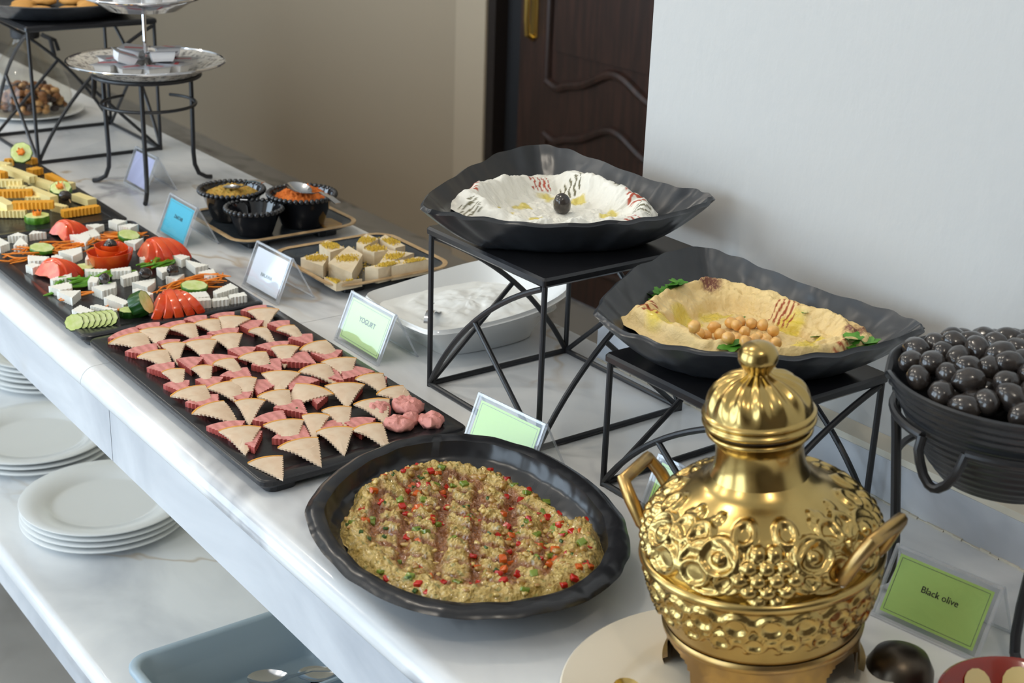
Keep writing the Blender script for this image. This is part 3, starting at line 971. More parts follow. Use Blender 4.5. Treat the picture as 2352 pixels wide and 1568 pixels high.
# ---------------------------------------------------------------- black trays
def tray(x0, x1, y0, y1, label):
    t = thing('black_tray', label, 'tray', ((x0+x1)/2, (y0+y1)/2, CT))
    zt = CT+0.019
    def ring(d, z, r): 
        out = []
        rr = max(r-d, 0.001)
        for cx, cy, a0 in ((x1-r, y1-r, 0), (x0+r, y1-r, 90), (x0+r, y0+r, 180), (x1-r, y0+r, 270)):
            for k in range(5):
                a = math.radians(a0+22.5*k); out.append((cx+rr*math.cos(a), cy+rr*math.sin(a), z))
        return out
    part('body', loft([ring(0.012, CT+0.008, 0.014), ring(0.003, CT+0.0085, 0.014), ring(0.0, CT+0.012, 0.014), ring(0.0, zt-0.002, 0.014), ring(0.0015, zt-0.0005, 0.014), ring(0.003, zt, 0.014), ring(0.012, zt, 0.014)], True, False), M_TRAYRIM, t)
    part('border', loft([ring(0.0120, zt, 0.014), ring(0.0225, zt-0.0004, 0.026), ring(0.0245, zt-0.002, 0.028)], False, False), M_TRAYRIM, t)
    part('well', loft([ring(0.0243, zt-0.0025, 0.028), ring(0.0240, zt-0.0021, 0.028)], False, True), M_TRAY, t)
    for fx in (x0+0.010, x1-0.050):
        for fy in (y0+0.006, y1-0.046):
            part('foot', rbox(fx, fx+0.040, fy, fy+0.040, CT, CT+0.0085, 0.012, 0.001), M_TRAYRIM, t)
    return t
tray(0.645, 0.926, 1.305, 1.831, 'black rectangular tray covered with pink and pale meat slices')
tray(0.643, 0.924, 1.838, 2.346, 'black rectangular tray of white cheese, tomato and shredded carrot')
tray(0.641, 0.922, 2.353, 2.860, 'black rectangular tray of yellow and orange cheese sticks')
TF = CT+0.0169       # tray floor

# ---------------------------------------------------------------- big food bowls
def bowl_rim(rimpts, n, center, zb, base_r=0.38, rimw=0.0, thick=0.006, wav=0.0, power=1.7, rings=14):
    """closed shell swept from a flat base to a free-form rim"""
    R = crom(rimpts, n); cx, cy = center
    Rw = []
    for j, p in enumerate(R):
        a = 2*math.pi*j/n
        k = 1+wav*math.sin(a*17)+wav*0.6*math.sin(a*29+1)
        Rw.append(Vector((cx+(p.x-cx)*k, cy+(p.y-cy)*k, p.z+wav*0.12*math.sin(a*23+0.5))))
    def pt(p, s, off):
        q = (s-base_r)/(1-base_r)
        if q < 0: q = 0
        z = zb+0.004+(p.z-zb-0.004)*q**power
        d = Vector((p.x-cx, p.y-cy, 0)); dl = d.length
        x = cx+(p.x-cx)*s; y = cy+(p.y-cy)*s
        if off:
            sl = power*max(q, 0.05)**(power-1)*(p.z-zb)/((1-base_r)*dl)
            nn = math.sqrt(1+sl*sl)
            x += d.x/dl*off*sl/nn; y += d.y/dl*off*sl/nn; z -= off/nn
        return (x, y, max(z, zb))
    ringsV = []
    c0 = (cx, cy, zb+0.004)
    ss = [base_r*0.5]+[base_r+(1-rimw-base_r)*i/rings for i in range(rings+1)]
    for s in ss: ringsV.append([pt(p, s, 0) for p in Rw])
    if rimw:
        last = ringsV[-1]
        # broad, gently sloping lip
        ringsV.append([(cx+(p.x-cx)*(1-rimw*0.85), cy+(p.y-cy)*(1-rimw*0.85), l[2]+(p.z-l[2])*0.75+0.002) for p, l in zip(Rw, last)])
        ringsV.append([(cx+(p.x-cx)*(1-rimw*0.3), cy+(p.y-cy)*(1-rimw*0.3), p.z+0.001) for p in Rw])
        ringsV.append([(p.x, p.y, p.z-0.002) for p in Rw])
    ringsV.append([(p.x+(p.x-cx)*0.012, p.y+(p.y-cy)*0.012, p.z-thick*0.5) for p in Rw])
    for i in range(rings+1):
        s = 1-(1-base_r)*i/rings
        ringsV.append([pt(p, s, thick) for p in Rw])
    V, F = loft(ringsV, False, True)
    k = len(V); V.append(c0)
    for j in range(n): F.append((k, j, (j+1) % n))
    # outer base cap is flipped by loft's winding; harmless for a closed shell
    return V, F
def inside_r(edge, n):
    return crom(edge, n)

def food_surface(edge, center, hfun, cfun, n=200, m_=70, jit=0.0):
    """polar height field: hfun(s, a, x, y)->z offset, cfun(s, a, x, y)->(rgb, rough)"""
    E = crom(edge, n); cx, cy = center
    V, F, C, G = [], [], [], []
    for i in range(m_+1):
        s = i/m_
        for j in range(n):
            e = E[j]; a = 2*math.pi*j/n; kk = s*(1+jit*(nz(math.cos(a)*5, math.sin(a)*5, 3)+0.6*nz(math.cos(a)*14, math.sin(a)*14, 1))*s); x = cx+(e.x-cx)*kk; y = cy+(e.y-cy)*kk
            V.append((x, y, hfun(s, a, x, y, e))); c, g = cfun(s, a, x, y); C.append(c); G.append(g)
    for i in range(m_):
        for j in range(n):
            a_ = i*n+j; b_ = i*n+(j+1) % n; F.append((a_, b_, b_+n, a_+n))
    return (V, F), C, G
def set_attr(o, C, G):
    ca = o.data.color_attributes.new('Col', 'FLOAT_COLOR', 'POINT'); ca.data.foreach_set('color', [v for c in C for v in (c[0], c[1], c[2], 1.0)])
    ga = o.data.attributes.new('Rgh', 'FLOAT', 'POINT'); ga.data.foreach_set('value', G)
def lerp(a, b, t): return a+(b-a)*t
def mixc(a, b, t): return tuple(lerp(a[i], b[i], t) for i in range(3))
def sstep(a, b, x):
    t = min(1, max(0, (x-a)/(b-a))); return t*t*(3-2*t)

def stripes(marks, x, y, cx, cy, kinds):
    """combed powder stripes: returns (kind, strength)"""
    for k, mx, my in marks:
        if k not in kinds: continue
        dx, dy = x-mx, y-my
        if abs(dx) > 0.03 or abs(dy) > 0.03: continue
        if k == 's':
            d = math.hypot(dx, dy)
            v = sstep(0.020, 0.005, d)*(0.75+0.9*nz(x*600, y*600, 3)+0.4*nz(x*220, y*220))
            if v > 0.1: return k, min(1, v*1.5)
            continue
        rx, ry = mx-cx, my-cy; l = math.hypot(rx, ry); rx /= l; ry /= l
        u = dx*rx+dy*ry; w_ = -dx*ry+dy*rx
        if abs(u) > 0.013 or abs(w_) > 0.0135: continue
        wav = w_+0.0012*math.sin(u*420)+0.0008*nz(x*300, y*300)
        v = math.cos(wav*2*math.pi/0.0066)
        v += 0.5*nz(x*700, y*700, 1.0)
        if k == 'z': v += 0.5*nz(x*1100, y*1100, 5)
        f = sstep(0.013, 0.010, abs(u))
        if v > 0.15 and f > 0: return k, min(1, (v-0.15)*4)*f
    return None, 0

# ---------------------------------------------------------------- labneh
ZB1 = CT+0.222
cl = CL
o = single('triangular_bowl', bowl_rim(RIM_LABNEH, 160, cl, ZB1, 0.50, 0, 0.006, 0.008, 1.5), M_BOWL, (cl[0], cl[1], ZB1), 'black wavy-edged triangular bowl of labneh on the tall wire riser', 'bowl', sharp=60)
LC = (0.86, 0.83, 0.74)
el = (sum(p[0] for p in EDGE_LABNEH)/len(EDGE_LABNEH), sum(p[1] for p in EDGE_LABNEH)/len(EDGE_LABNEH))
def h_lab(s, a, x, y, e):
    z = lerp(ZB1+0.030, e.z+0.004, sstep(0.5, 0.8, s))
    z += 0.012*math.exp(-((s-0.80)/0.12)**2)*(1+0.5*nz(x*45, y*45, 2)+0.15*math.sin(a*7+1))
    z += (0.0030*fbm(x*55, y*55, 1.0)+0.0010*fbm(x*150, y*150, 4.0))*sstep(0.0, 0.3, s)*sstep(1.0, 0.9, s)
    if s < 0.62: z += 0.0016*math.sin((x*0.6+y)*260+2.5*nz(x*40, y*40))+0.0012*fbm(x*90, y*90)
    z -= 0.0072*sstep(0.88, 1.0, s)
    return z
def c_lab(s, a, x, y):
    k, v = stripes(MARK_LABNEH, x, y, el[0], el[1], 'pz')
    col = LC; g = 0.38
    if s < 0.66:
        for ox, oy in OIL_LABNEH:
            d = math.hypot(x-ox, y-oy)+0.008*nz(x*70, y*70, 4)
            if d < 0.014:
                t = sstep(0.014, 0.009, d); col = mixc(col, (0.70, 0.56, 0.06), 0.85*t); g = lerp(g, 0.06, t)
    if k == 'p': col = mixc(col, (0.46, 0.055, 0.016), v*0.95); g = 0.8
    if k == 'z': col = mixc(col, (0.10, 0.085, 0.02), v*0.9); g = 0.8
    return col, g
vf, C, G = food_surface(EDGE_LABNEH, el, h_lab, c_lab, 480, 130, 0.03)
o = single('labneh', vf, M_LABNEH, (el[0], el[1], ZB1+0.01), 'white labneh spread with paprika and zaatar stripes and oil', 'dip'); set_attr(o, C, G)

# ---------------------------------------------------------------- hummus
ZB2 = CT+0.165
ch = CH
o = single('triangular_bowl', bowl_rim(RIM_HUMMUS, 160, ch, ZB2, 0.50, 0, 0.006, 0.008, 1.5), M_BOWL, (ch[0], ch[1], ZB2), 'black wavy-edged triangular bowl of hummus on the low wire riser', 'bowl', sharp=60)
HC = srgb(236, 208, 148)[:3]
eh = (sum(p[0] for p in EDGE_HUMMUS)/len(EDGE_HUMMUS), sum(p[1] for p in EDGE_HUMMUS)/len(EDGE_HUMMUS))
def h_hum(s, a, x, y, e):
    z = lerp(ZB2+0.030, e.z+0.004, sstep(0.5, 0.8, s))
    z += 0.012*math.exp(-((s-0.80)/0.14)**2)*(1+0.35*nz(x*40, y*40, 7))
    z += 0.009*math.exp(-(s/0.32)**2)-0.003*math.exp(-((s-0.50)/0.08)**2)
    z += 0.0028*math.sin(s*38+2.2*math.sin(a*1.5)+nz(x*50, y*50)*2)*sstep(0.35, 0.6, s)*sstep(1.0, 0.9, s)
    z += (0.0028*fbm(x*50, y*50, 3.0)+0.0013*fbm(x*170, y*170, 1))*sstep(1.0, 0.9, s)
    z -= 0.0072*sstep(0.88, 1.0, s)
    return z
def c_hum(s, a, x, y):
    k, v = stripes(MARK_HUMMUS, x, y, eh[0], eh[1], 'ps')
    t = 0.5+0.5*nz(x*30, y*30, 9)
    col = mixc(HC, srgb(228, 194, 126)[:3], t*0.7); g = 0.42
    for ox, oy in OIL_HUMMUS:
        d = math.hypot(x-ox, y-oy)+0.008*nz(x*60, y*60, 4)
        if d < 0.022:
            t = sstep(0.022, 0.013, d); col = mixc(col, (0.74, 0.55, 0.05), 0.85*t); g = lerp(g, 0.05, t)
    if k == 'p': col = mixc(col, (0.33, 0.05, 0.015), v*0.95); g = 0.8
    if k == 's': col = mixc(col, (0.13, 0.015, 0.025), v*0.9); g = 0.8
    return col, g
vf, C, G = food_surface(EDGE_HUMMUS, eh, h_hum, c_hum, 480, 130, 0.03)
o = single('hummus', vf, M_HUMMUS, (eh[0], eh[1], ZB2+0.01), 'tan hummus spread with oil pool, paprika stripes and sumac', 'dip'); set_attr(o, C, G)
def hum_z(x, y):
    E = crom(EDGE_HUMMUS, 72); best = None
    ang = math.atan2(y-eh[1], x-eh[0])
    e = min(E, key=lambda p: abs((math.atan2(p.y-eh[1], p.x-eh[0])-ang+math.pi) % (2*math.pi)-math.pi))
    s = math.hypot(x-eh[0], y-eh[1])/max(1e-6, math.hypot(e.x-eh[0], e.y-eh[1]))
    return h_hum(min(s, 1), ang, x, y, e)

def blob(rx, ry, rz, n=16, m_=10, bump=0.0, seed=0, nip=0.0):
    V = [(0, 0, -rz)]; F = []
    for i in range(1, m_):
        t = -math.pi/2+math.pi*i/m_
        for j in range(n):
            a = 2*math.pi*j/n; d = Vector((math.cos(t)*math.cos(a), math.cos(t)*math.sin(a), math.sin(t)))
            k = 1+bump*nz(d.x*2+seed, d.y*2, d.z*2)
            V.append((d.x*rx*k, d.y*ry*k, d.z*rz*k))
    V.append((0, 0, rz*(1+nip)))
    for j in range(n): F.append((0, 1+(j+1) % n, 1+j))
    for i in range(m_-2):
        for j in range(n):
            a = 1+i*n+j; b = 1+i*n+(j+1) % n; F.append((a, b, b+n, a+n))
    k = 1+(m_-2)*n; e = len(V)-1
    for j in range(n): F.append((k+j, k+(j+1) % n, e))
    return V, F
def mesh_only(name, VF, mt, smooth=True, sharp=50):
    me = bpy.data.meshes.new(name); me.from_pydata([tuple(v) for v in VF[0]], [], VF[1]); me.update(); me.materials.append(mt)
    if smooth: me.shade_smooth(); me.set_sharp_from_angle(angle=math.radians(sharp))
    return me
def inst(name, me, loc, rot, s, label, cat, group=None):
    o = bpy.data.objects.new(name, me); o.location = loc; o.rotation_euler = rot
    o.scale = (s, s, s) if not isinstance(s, tuple) else s
    COL.objects.link(o)
    return tag(o, label, cat, group)

chick = [mesh_only('chickpea', blob(0.0066, 0.0064, 0.0068, 14, 9, 0.16, i*3.1, 0.12), M_CHICK) for i in range(4)]
for i, (x, y) in enumerate(CHICK):
    inst('chickpea', chick[i % 4], (x, y, hum_z(x, y)+0.0045+0.003*(i % 3 == 0)), (random.uniform(-1, 1), random.uniform(-1, 1), random.uniform(0, 6)), random.uniform(0.92, 1.08), 'cooked chickpea in the heap on the hummus', 'chickpea', 'chickpeas on the hummus')

# parsley leaves
def leaf(s):
    pts = []
    for k in range(19):
        a = math.pi*2*k/18; r = s*(0.55+0.45*abs(math.cos(a*2.5)))*(0.6+0.4*math.cos(a/2)**2)
        pts.append((r*math.cos(a), r*0.8*math.sin(a)))
    pts = pts[:-1]
    V = [(x, y, 0.25*abs(y)+0.12*x*x/s) for x, y in pts]+[(0, 0, 0)]
    n = len(pts)
    F = [(n, j, (j+1) % n) for j in range(n)]
    V2 = [(v[0], v[1], v[2]-0.0004) for v in V]
    return join((V, F), (V2, [tuple(reversed(f)) for f in F]))
lm = [mesh_only('parsley_leaf', leaf(0.012+0.003*i), M_PARSLEY) for i in range(3)]
for i, (x, y, n) in enumerate(PARSLEY):
    for k in range(n):
        xx, yy = x+random.uniform(-0.007, 0.007)*(n > 1), y+random.uniform(-0.007, 0.007)*(n > 1)
        inst('parsley_leaf', lm[(i+k) % 3], (xx, yy, hum_z(xx, yy)+0.0015+0.001*k), (random.uniform(-0.4, 0.4), random.uniform(-0.4, 0.4), random.uniform(0, 6)), 1.0 if n > 1 else 0.6, 'chopped green parsley leaf scattered on the hummus', 'parsley', 'parsley leaves on the hummus')

# ---------------------------------------------------------------- eggplant salad
ce = (0.752, 1.085)
o = single('oval_bowl', bowl_rim(RIM_EGG, 160, ce, CT, 0.5, 0.12, 0.007, 0.003, 1.5), M_BOWL2, (ce[0], ce[1], CT), 'round black hammered bowl with broad lip holding eggplant salad', 'bowl', sharp=60)
ee = (sum(p[0] for p in EDGE_EGG)/len(EDGE_EGG), sum(p[1] for p in EDGE_EGG)/len(EDGE_EGG))
def groove(x, y):
    """comb grooves in two directions: 0 on the crest, 1 in the furrow"""
    u = (x-ee[0])*0.80-(y-ee[1])*0.60; v = (x-ee[0])*0.25+(y-ee[1])*0.97
    u += 0.004*nz(x*30, y*30, 1); v += 0.004*nz(x*30, y*30, 6)
    g1 = 0.5+0.5*math.cos(u*2*math.pi/0.036); g2 = 0.5+0.5*math.cos((v+u*0.75)*2*math.pi/0.024)
    return max(g1**2, 0.9*g2**2)
def chunk(x, y):
    d, p = noise.voronoi(Vector((x*115, y*115, 0.5))); d2, p = noise.voronoi(Vector((x*260, y*260, 4.5)))
    return 0.75*(1-min(1, d[0]*1.25))+0.45*(1-min(1, d2[0]*1.25))
def h_egg(s, a, x, y, e):
    inn = sstep(0.86, 0.66, s)
    z = lerp(CT+0.036, e.z+0.006, sstep(0.55, 0.85, s))-0.008*groove(x, y)*inn
    z += (0.0058*chunk(x, y)+0.0022*fbm(x*110, y*110, 2)+0.003*fbm(x*28, y*28, 5))*sstep(1.02, 0.9, s)
    z += 0.005*math.exp(-((s-0.86)/0.08)**2)
    z -= 0.008*sstep(0.92, 1.0, s)
    return z
def c_egg(s, a, x, y):
    inn = sstep(0.92, 0.74, s)
    t = 0.5+0.5*nz(x*60, y*60, 3)
    col = mixc(srgb(220, 190, 110)[:3], srgb(182, 146, 64)[:3], t)
    g = 0.15
    q = nz(x*170, y*170, 8)
    if q > 0.40: col = mixc(col, srgb(112, 124, 58)[:3], 0.6)
    if q < -0.45: col = mixc(col, srgb(226, 206, 150)[:3], 0.7)
    w_ = groove(x, y)*inn*(0.95+0.9*nz(x*16, y*16, 2))
    w_ = sstep(0.10, 0.70, w_)
    col = mixc(col, mixc(srgb(110, 48, 10)[:3], srgb(160, 86, 18)[:3], 0.5+0.5*nz(x*90, y*90, 4)), 0.9*w_); g = lerp(g, 0.08, w_)
    return col, g
vf, C, G = food_surface(EDGE_EGG, ee, h_egg, c_egg, 460, 150, 0.05)
salad = single('eggplant_salad', vf, M_EGG, (ee[0], ee[1], CT+0.01), 'chunky mashed eggplant salad with diced peppers and dark molasses furrows', 'salad'); set_attr(salad, C, G)
EE = crom(EDGE_EGG, 90)
def dice(s, mt, nm, seed):
    random.seed(seed)
    V, F = rbox(-s, s, -s*0.8, s*0.8, -s*0.5, s*0.5, s*0.3, s*0.15, 2)
    V = [(x+random.uniform(-.12, .12)*s, y+random.uniform(-.12, .12)*s, z+random.uniform(-.12, .12)*s) for x, y, z in V]
    return mesh_only(nm, (V, F), mt)
DICE = {'red_pepper_dice': [dice(0.0042, M_RED, 'red_pepper_dice', 1), dice(0.0032, M_RED, 'red_pepper_dice', 2)], 'orange_pepper_dice': [dice(0.0044, M_ORG, 'orange_pepper_dice', 3)], 'green_pepper_dice': [dice(0.0044, M_GRN, 'green_pepper_dice', 4), dice(0.0036, M_GRN, 'green_pepper_dice', 5)], 'herb_fleck': [dice(0.0026, M_HERB, 'herb_fleck', 6)]}
random.seed(21)
def lump(s, seed):
    V, F = blob(s*1.3, s, s*0.7, 12, 8)
    return [tuple(Vector(v)*(1+0.35*nz(v[0]/s+seed, v[1]/s, v[2]/s))) for v in V], F
DICE['eggplant_chunk'] = [mesh_only('eggplant_chunk', lump(0.0024+0.0006*k, k*3.7), mt_) for k, mt_ in enumerate((M_CHUNK, M_CHUNK2, M_CHUNK, M_CHUNK2))]
for nm, cnt in (('eggplant_chunk', 260), ('red_pepper_dice', 70), ('orange_pepper_dice', 34), ('green_pepper_dice', 44), ('herb_fleck', 50)):
    for i in range(cnt):
        j = random.randrange(90); s = math.sqrt(random.uniform(0.01, 0.90)); e = EE[j]
        x = ee[0]+(e.x-ee[0])*s; y = ee[1]+(e.y-ee[1])*s
        z = h_egg(s, 0, x, y, e)
        ob = bpy.data.objects.new(nm, random.choice(DICE[nm])); COL.objects.link(ob); ob.parent = salad
        ob.location = Vector((x, y, z-0.0006))-salad.location
        ob.rotation_euler = (random.uniform(-.5, .5), random.uniform(-.5, .5), random.uniform(0, 6))

# ================================================================ meat slices
random.seed(5)
def sector(ax, ay, bx, by, L, bulge, pitch=0.0050, amp=0.0010):
    A, B = Vector((ax, ay)), Vector((bx, by)); M_ = (A+B)/2; A = M_+(A-M_)*1.07; B = M_+(B-M_)*1.07; d = (B-A)
    n_ = Vector((d.y, -d.x)).normalized()          # towards the tip
    if n_.y > 0: n_ = -n_
    T = M_+n_*L
    ctl = M_-n_*bulge*2
    arc = [tuple((1-t)**2*B+2*t*(1-t)*ctl+t*t*A) for t in [i/8 for i in range(8)]]
    return crinkle(T, B, pitch, amp), arc, crinkle(A, T, pitch, amp), M_, n_
def clampxy(x, y): return min(max(x, 0.654), 0.914), min(max(y, 1.33), 1.824)
for i, (ax, ay, bx, by) in enumerate(HAM):
    ax, ay = clampxy(ax, ay); bx, by = clampxy(bx, by)
    wd = math.hypot(bx-ax, by-ay)
    e1, arc, e2, M_, n_ = sector(ax, ay, bx, by, 0.043 if wd > 0.03 else 0.031, 0.006)
    poly = [tuple(p) for p in e1+arc+e2]
    tilt = random.uniform(0.0, 0.12)
    V, F = prism(poly, TF+0.0002, TF+0.0085)
    label = 'thick pink luncheon meat wedge with crinkle-cut sides on the black tray'; grp = 'pink meat wedges on the tray'
    zn = zone((M_.x-0.645)/0.281, (M_.y-1.305)/0.526, 'beside the white cheese tray', 'at the end by the eggplant bowl', 'along the aisle edge', 'along the edge by the signs')
    label = 'thick pink luncheon meat wedge '+zn; grp = 'pink meat wedges '+zn
    if i in (21, 33): label = 'thick pink meat wedge with a peppercorn in it on the black tray'; grp = 'peppercorn meat wedges'
    t = thing('luncheon_meat_wedge', label, 'meat slice', (M_.x, M_.y, TF), grp)
    n = len(poly)
    part('cut_side', (V, F[:-2]), M_HAMSIDE, t, sharp=20)
    part('cut_face', (V, F[-2:]), M_HAM, t, smooth=False)
    if i in (21, 33):
        p = (M_+n_*(0.010 if i == 21 else 0.020))
        part('peppercorn', xf(blob(0.0016, 0.0016, 0.0010, 8, 6), place(p.x, p.y, TF+0.0087)), M_HERB, t)
for i, (x, y) in enumerate(MASH):
    s = (0.014, 0.020, 0.017, 0.011, 0.016, 0.010)[i]
    V, F = blob(s*1.1, s, 0.0085, 40, 22, 0.0)
    V = [(v[0]*(1+0.22*nz(v[0]*90+i*9, v[1]*90, v[2]*90)), v[1]*(1+0.22*nz(v[0]*70+i*5, v[1]*90, 3)), max(-0.0062, v[2]+0.0035*fbm(v[0]*110+i*7, v[1]*110, v[2]*90))) for v in V]
    x, y = clampxy(x, y)
    if i == 5: continue
    single('mashed_meat_lump', xf((V, F), place(x, y, TF+0.0066, random.uniform(0, 6))), M_MASH, (x, y, TF), 'torn lumpy piece of pink meat at the bare end of the tray', 'meat slice', 'torn pink meat pieces')
for i, (ax, ay, bx, by) in enumerate(TURKEY):
    ax, ay = clampxy(ax, ay); bx, by = clampxy(bx, by)
    e1, arc, e2, M_, n_ = sector(ax, ay, bx, by, 0.058, 0.0065)
    poly = [Vector(p) for p in e1+arc+e2]; n = len(poly)
    cen = M_+n_*0.026
    flat = i == 36
    hi = 0.0027 if flat else 0.0093
    tipdrop = 0.0 if flat else 0.0078
    def zz(p):
        u = (p-M_).dot(n_)/0.058
        w_ = abs((p-M_).dot(Vector((-n_.y, n_.x))))/0.025
        return TF+hi-tipdrop*sstep(0.15, 1.0, u)+(0.0 if flat else 0.0022*(1-min(1, w_))*sstep(-0.1, 0.4, u)*sstep(1.0, 0.5, u))-(0.0018*max(0, w_-0.5) if not flat else 0)
    ringsT, ringsB = [], []
    for s in (1.0, 0.72, 0.42, 0.15):
        rg_ = [cen+(p-cen)*s for p in poly]
        ringsT.append([(p.x, p.y, zz(p)+0.0021) for p in rg_])
        ringsB.append([(p.x, p.y, zz(p)) for p in rg_])
    VF = loft(ringsB[::-1]+ringsT, True, True)
    if flat: VF = prism([(p.x, p.y) for p in poly], TF+hi, TF+hi+0.0021)
    zn = zone((M_.x-0.645)/0.281, (M_.y-1.305)/0.526, 'beside the white cheese tray', 'at the end by the eggplant bowl', 'along the aisle edge', 'along the edge by the signs')
    t = single('turkey_slice', VF, M_TURK, (M_.x, M_.y, TF), 'thin pale turkey slice lying flat on the bare end of the tray' if flat else 'thin pale turkey slice with orange rind '+zn, 'meat slice', 'flat turkey slice' if flat else 'turkey slices '+zn, sharp=50)
    a3 = [Vector(p) for p in arc]+[M_+(Vector((ax, ay))-M_)*1.07]
    rr = []
    for p in a3:
        q = p-n_*0.0004; z_ = zz(p)
        rr.append([(q.x, q.y, z_-0.0002), (p.x+n_.x*0.0022, p.y+n_.y*0.0022, zz(p+n_*0.0022)+0.0023), (q.x, q.y, z_+0.0024)])
    part('rind', loft(rr, True, True, True), M_RIND, t)

# ================================================================ white cheese tray
def crink_poly(ps, pitch=0.0050, amp=0.0011, skip=()):
    out = []
    for k in range(len(ps)):
        a, b = ps[k], ps[(k+1) % len(ps)]
        out += crinkle(a, b, pitch, amp) if k not in skip else [tuple(a)]
    return [tuple(p) for p in out]
random.seed(9)
for i, ps in enumerate(FETA):
    ps = [(min(max(x, 0.655), 0.914), min(max(y, 1.852), 2.334)) for x, y in ps]
    cx = sum(p[0] for p in ps)/len(ps); cy = sum(p[1] for p in ps)/len(ps)
    ps = [(cx+(x-cx)*0.97, cy+(y-cy)*0.97) for x, y in ps]
    zn = zone((cx-0.643)/0.281, (cy-1.838)/0.508, 'beside the cheese stick tray', 'beside the meat tray', 'along the aisle edge', 'along the edge by the signs')
    V, F = prism(crink_poly(ps), TF+0.0002, TF+0.0128+random.uniform(-0.0012, 0.0012))
    single('white_cheese_piece', (V, F), M_FETA, (cx, cy, TF), 'crinkle-cut wedge of white cheese '+zn, 'cheese', 'white cheese wedges '+zn, sharp=25)

# ================================================================ yellow cheese sticks
for i, (k, ax, ay, bx, by, zt, wd) in enumerate(BARS):
    a, b = Vector((ax, ay)), Vector((bx, by)); d = (b-a).normalized(); n_ = Vector((-d.y, d.x))*wd/2
    ps = [a-n_, b-n_, b+n_, a+n_]
    ps = [Vector((max(p.x, 0.648), p.y)) for p in ps]
    poly = crink_poly(ps, 0.0064, 0.0013) if k < 2 else [tuple(p) for p in ps]
    V, F = prism(poly, TF+max(0.0002, zt-0.0125), TF+zt)
    c = (a+b)/2
    if k == 0: o = single('cheddar_stick', (V, F), M_CHED, (c.x, c.y, TF), 'orange crinkle-cut cheddar stick on the black tray', 'cheese', 'orange cheddar sticks', sharp=25)
    elif k == 1: o = single('pale_cheese_stick', (V, F), M_PALE, (c.x, c.y, TF), 'pale yellow crinkle-cut cheese stick on the black tray', 'cheese', 'pale crinkled cheese sticks', sharp=25)
    else: o = single('smooth_cheese_stick', (V, F), M_PALE, (c.x, c.y, TF), 'pale yellow cheese stick with smooth sides on the black tray', 'cheese', 'smooth pale cheese sticks', sharp=25)

# ================================================================ vegetables
def cucumber(name, M, r, th, label, grp=None, dark=False, crown=False, nseg=40, scal=18):
    loc = M.translation.copy()
    t = thing(name, label, 'cucumber', loc, grp)
    def ring(rr, z, amp): return [tuple(M @ Vector(((rr+amp*math.cos(scal*2*math.pi*j/nseg/1.0*0.5)) * math.cos(2*math.pi*j/nseg), (rr+amp*math.cos(scal*2*math.pi*j/nseg*0.5)) * math.sin(2*math.pi*j/nseg), z))) for j in range(nseg)]
    part('skin', loft([ring(r*0.97, 0.0, 0.0006), ring(r, th*0.15, 0.0008), ring(r, th*0.85, 0.0008), ring(r*0.97, th, 0.0006)], True, False), M_CUCDARK if dark else M_CUCSKIN, t)
    V, F = loft([ring(r*0.955, th*0.98, 0.0005), ring(r*0.7, th*1.02, 0.0004), ring(r*0.5, th*1.0, 0.0), ring(r*0.15, th*1.03, 0.0)], False, True)
    part('flesh', (V, F), M_CUCFL, t)
    if crown:
        vf = []
        for j in range(6):
            a = j*math.pi/3
            vf.append(xf(([(-0.0035, 0, 0), (0.0035, 0, 0), (0.0, 0.003, 0.010), (0, 0.002, 0.0)], [(0, 1, 2), (1, 3, 2), (3, 0, 2), (0, 3, 1)]), M @ place(0.0055*math.cos(a), 0.0055*math.sin(a), th, a-math.pi/2)))
        vf.append(xf(lathe([(0.0, 0), (0.0065, 0.0), (0.0068, 0.004), (0.0045, 0.006), (0, 0.006)], 14), M @ place(0, 0, th)))
        part('carrot_crown', join(*vf), M_CARROT, t)
    return t
x, y = SPOT['CUC_UP1']; FACE = math.radians(-118)
cucumber('cucumber_flower', place(x, y, TF+0.026, FACE+math.radians(90), math.radians(60)), 0.021, 0.008, 'upright cucumber slice with carrot crown among the cheese sticks', None, False, True)
x, y = SPOT['CUC_FLAT1']
cucumber('cucumber_flower', place(x, y, TF), 0.021, 0.012, 'flat cucumber slice topped with an orange carrot crown', None, False, True)
x, y = SPOT['CUC_UP2']
cucumber('cucumber_flower', place(x, y, TF+0.014, FACE+math.radians(90), math.radians(25)), 0.019, 0.012, 'tilted cucumber slice with carrot crown behind the skewered olive', None, False, True)
for nm, r, th, rx, lb in (('CUC_A', 0.019, 0.006, 0.15, 'cucumber slice lying on the shredded carrot by the tray edge'), ('CUC_B', 0.018, 0.007, 0.25, 'cucumber slice leaning on carrot at the far cheese wedges'), ('CUC_C', 0.016, 0.004, 0.0, 'cucumber slice under the tomato rose'), ('CUC_D', 0.020, 0.006, 0.1, 'round cucumber slice resting on the carrot heap')):
    x, y = SPOT[nm]
    zz0 = TF+0.007 if nm in ('CUC_A', 'CUC_B', 'CUC_D') else TF
    cucumber('cucumber_slice', place(x, y, zz0, 0.4, rx), r, th, lb)
for k in range(7):
    x, y = SPOT['CUC_E']; x2, y2 = SPOT['CUC_E2']
    t_ = k/6; xx = lerp(x-0.006, x2+0.006, t_); yy = lerp(y, y2, t_)
    cucumber('cucumber_fan_slice', place(xx, yy, TF+0.007, FACE+math.radians(90)+0.5*nz(k*3, 0), math.radians(48), 0), 0.0130, 0.004, 'pale green cucumber slice in the fanned row at the tray corner', 'fanned cucumber slices', True, scal=20)
x, y = SPOT['CUC_F']
cucumber('cucumber_cup', place(x-0.008, y, TF+0.012, FACE+math.radians(165), math.radians(62)), 0.0185, 0.020, 'dark green cucumber end with notched flesh beside the tomato fan', None, True)
x, y = SPOT['CUC_F2']
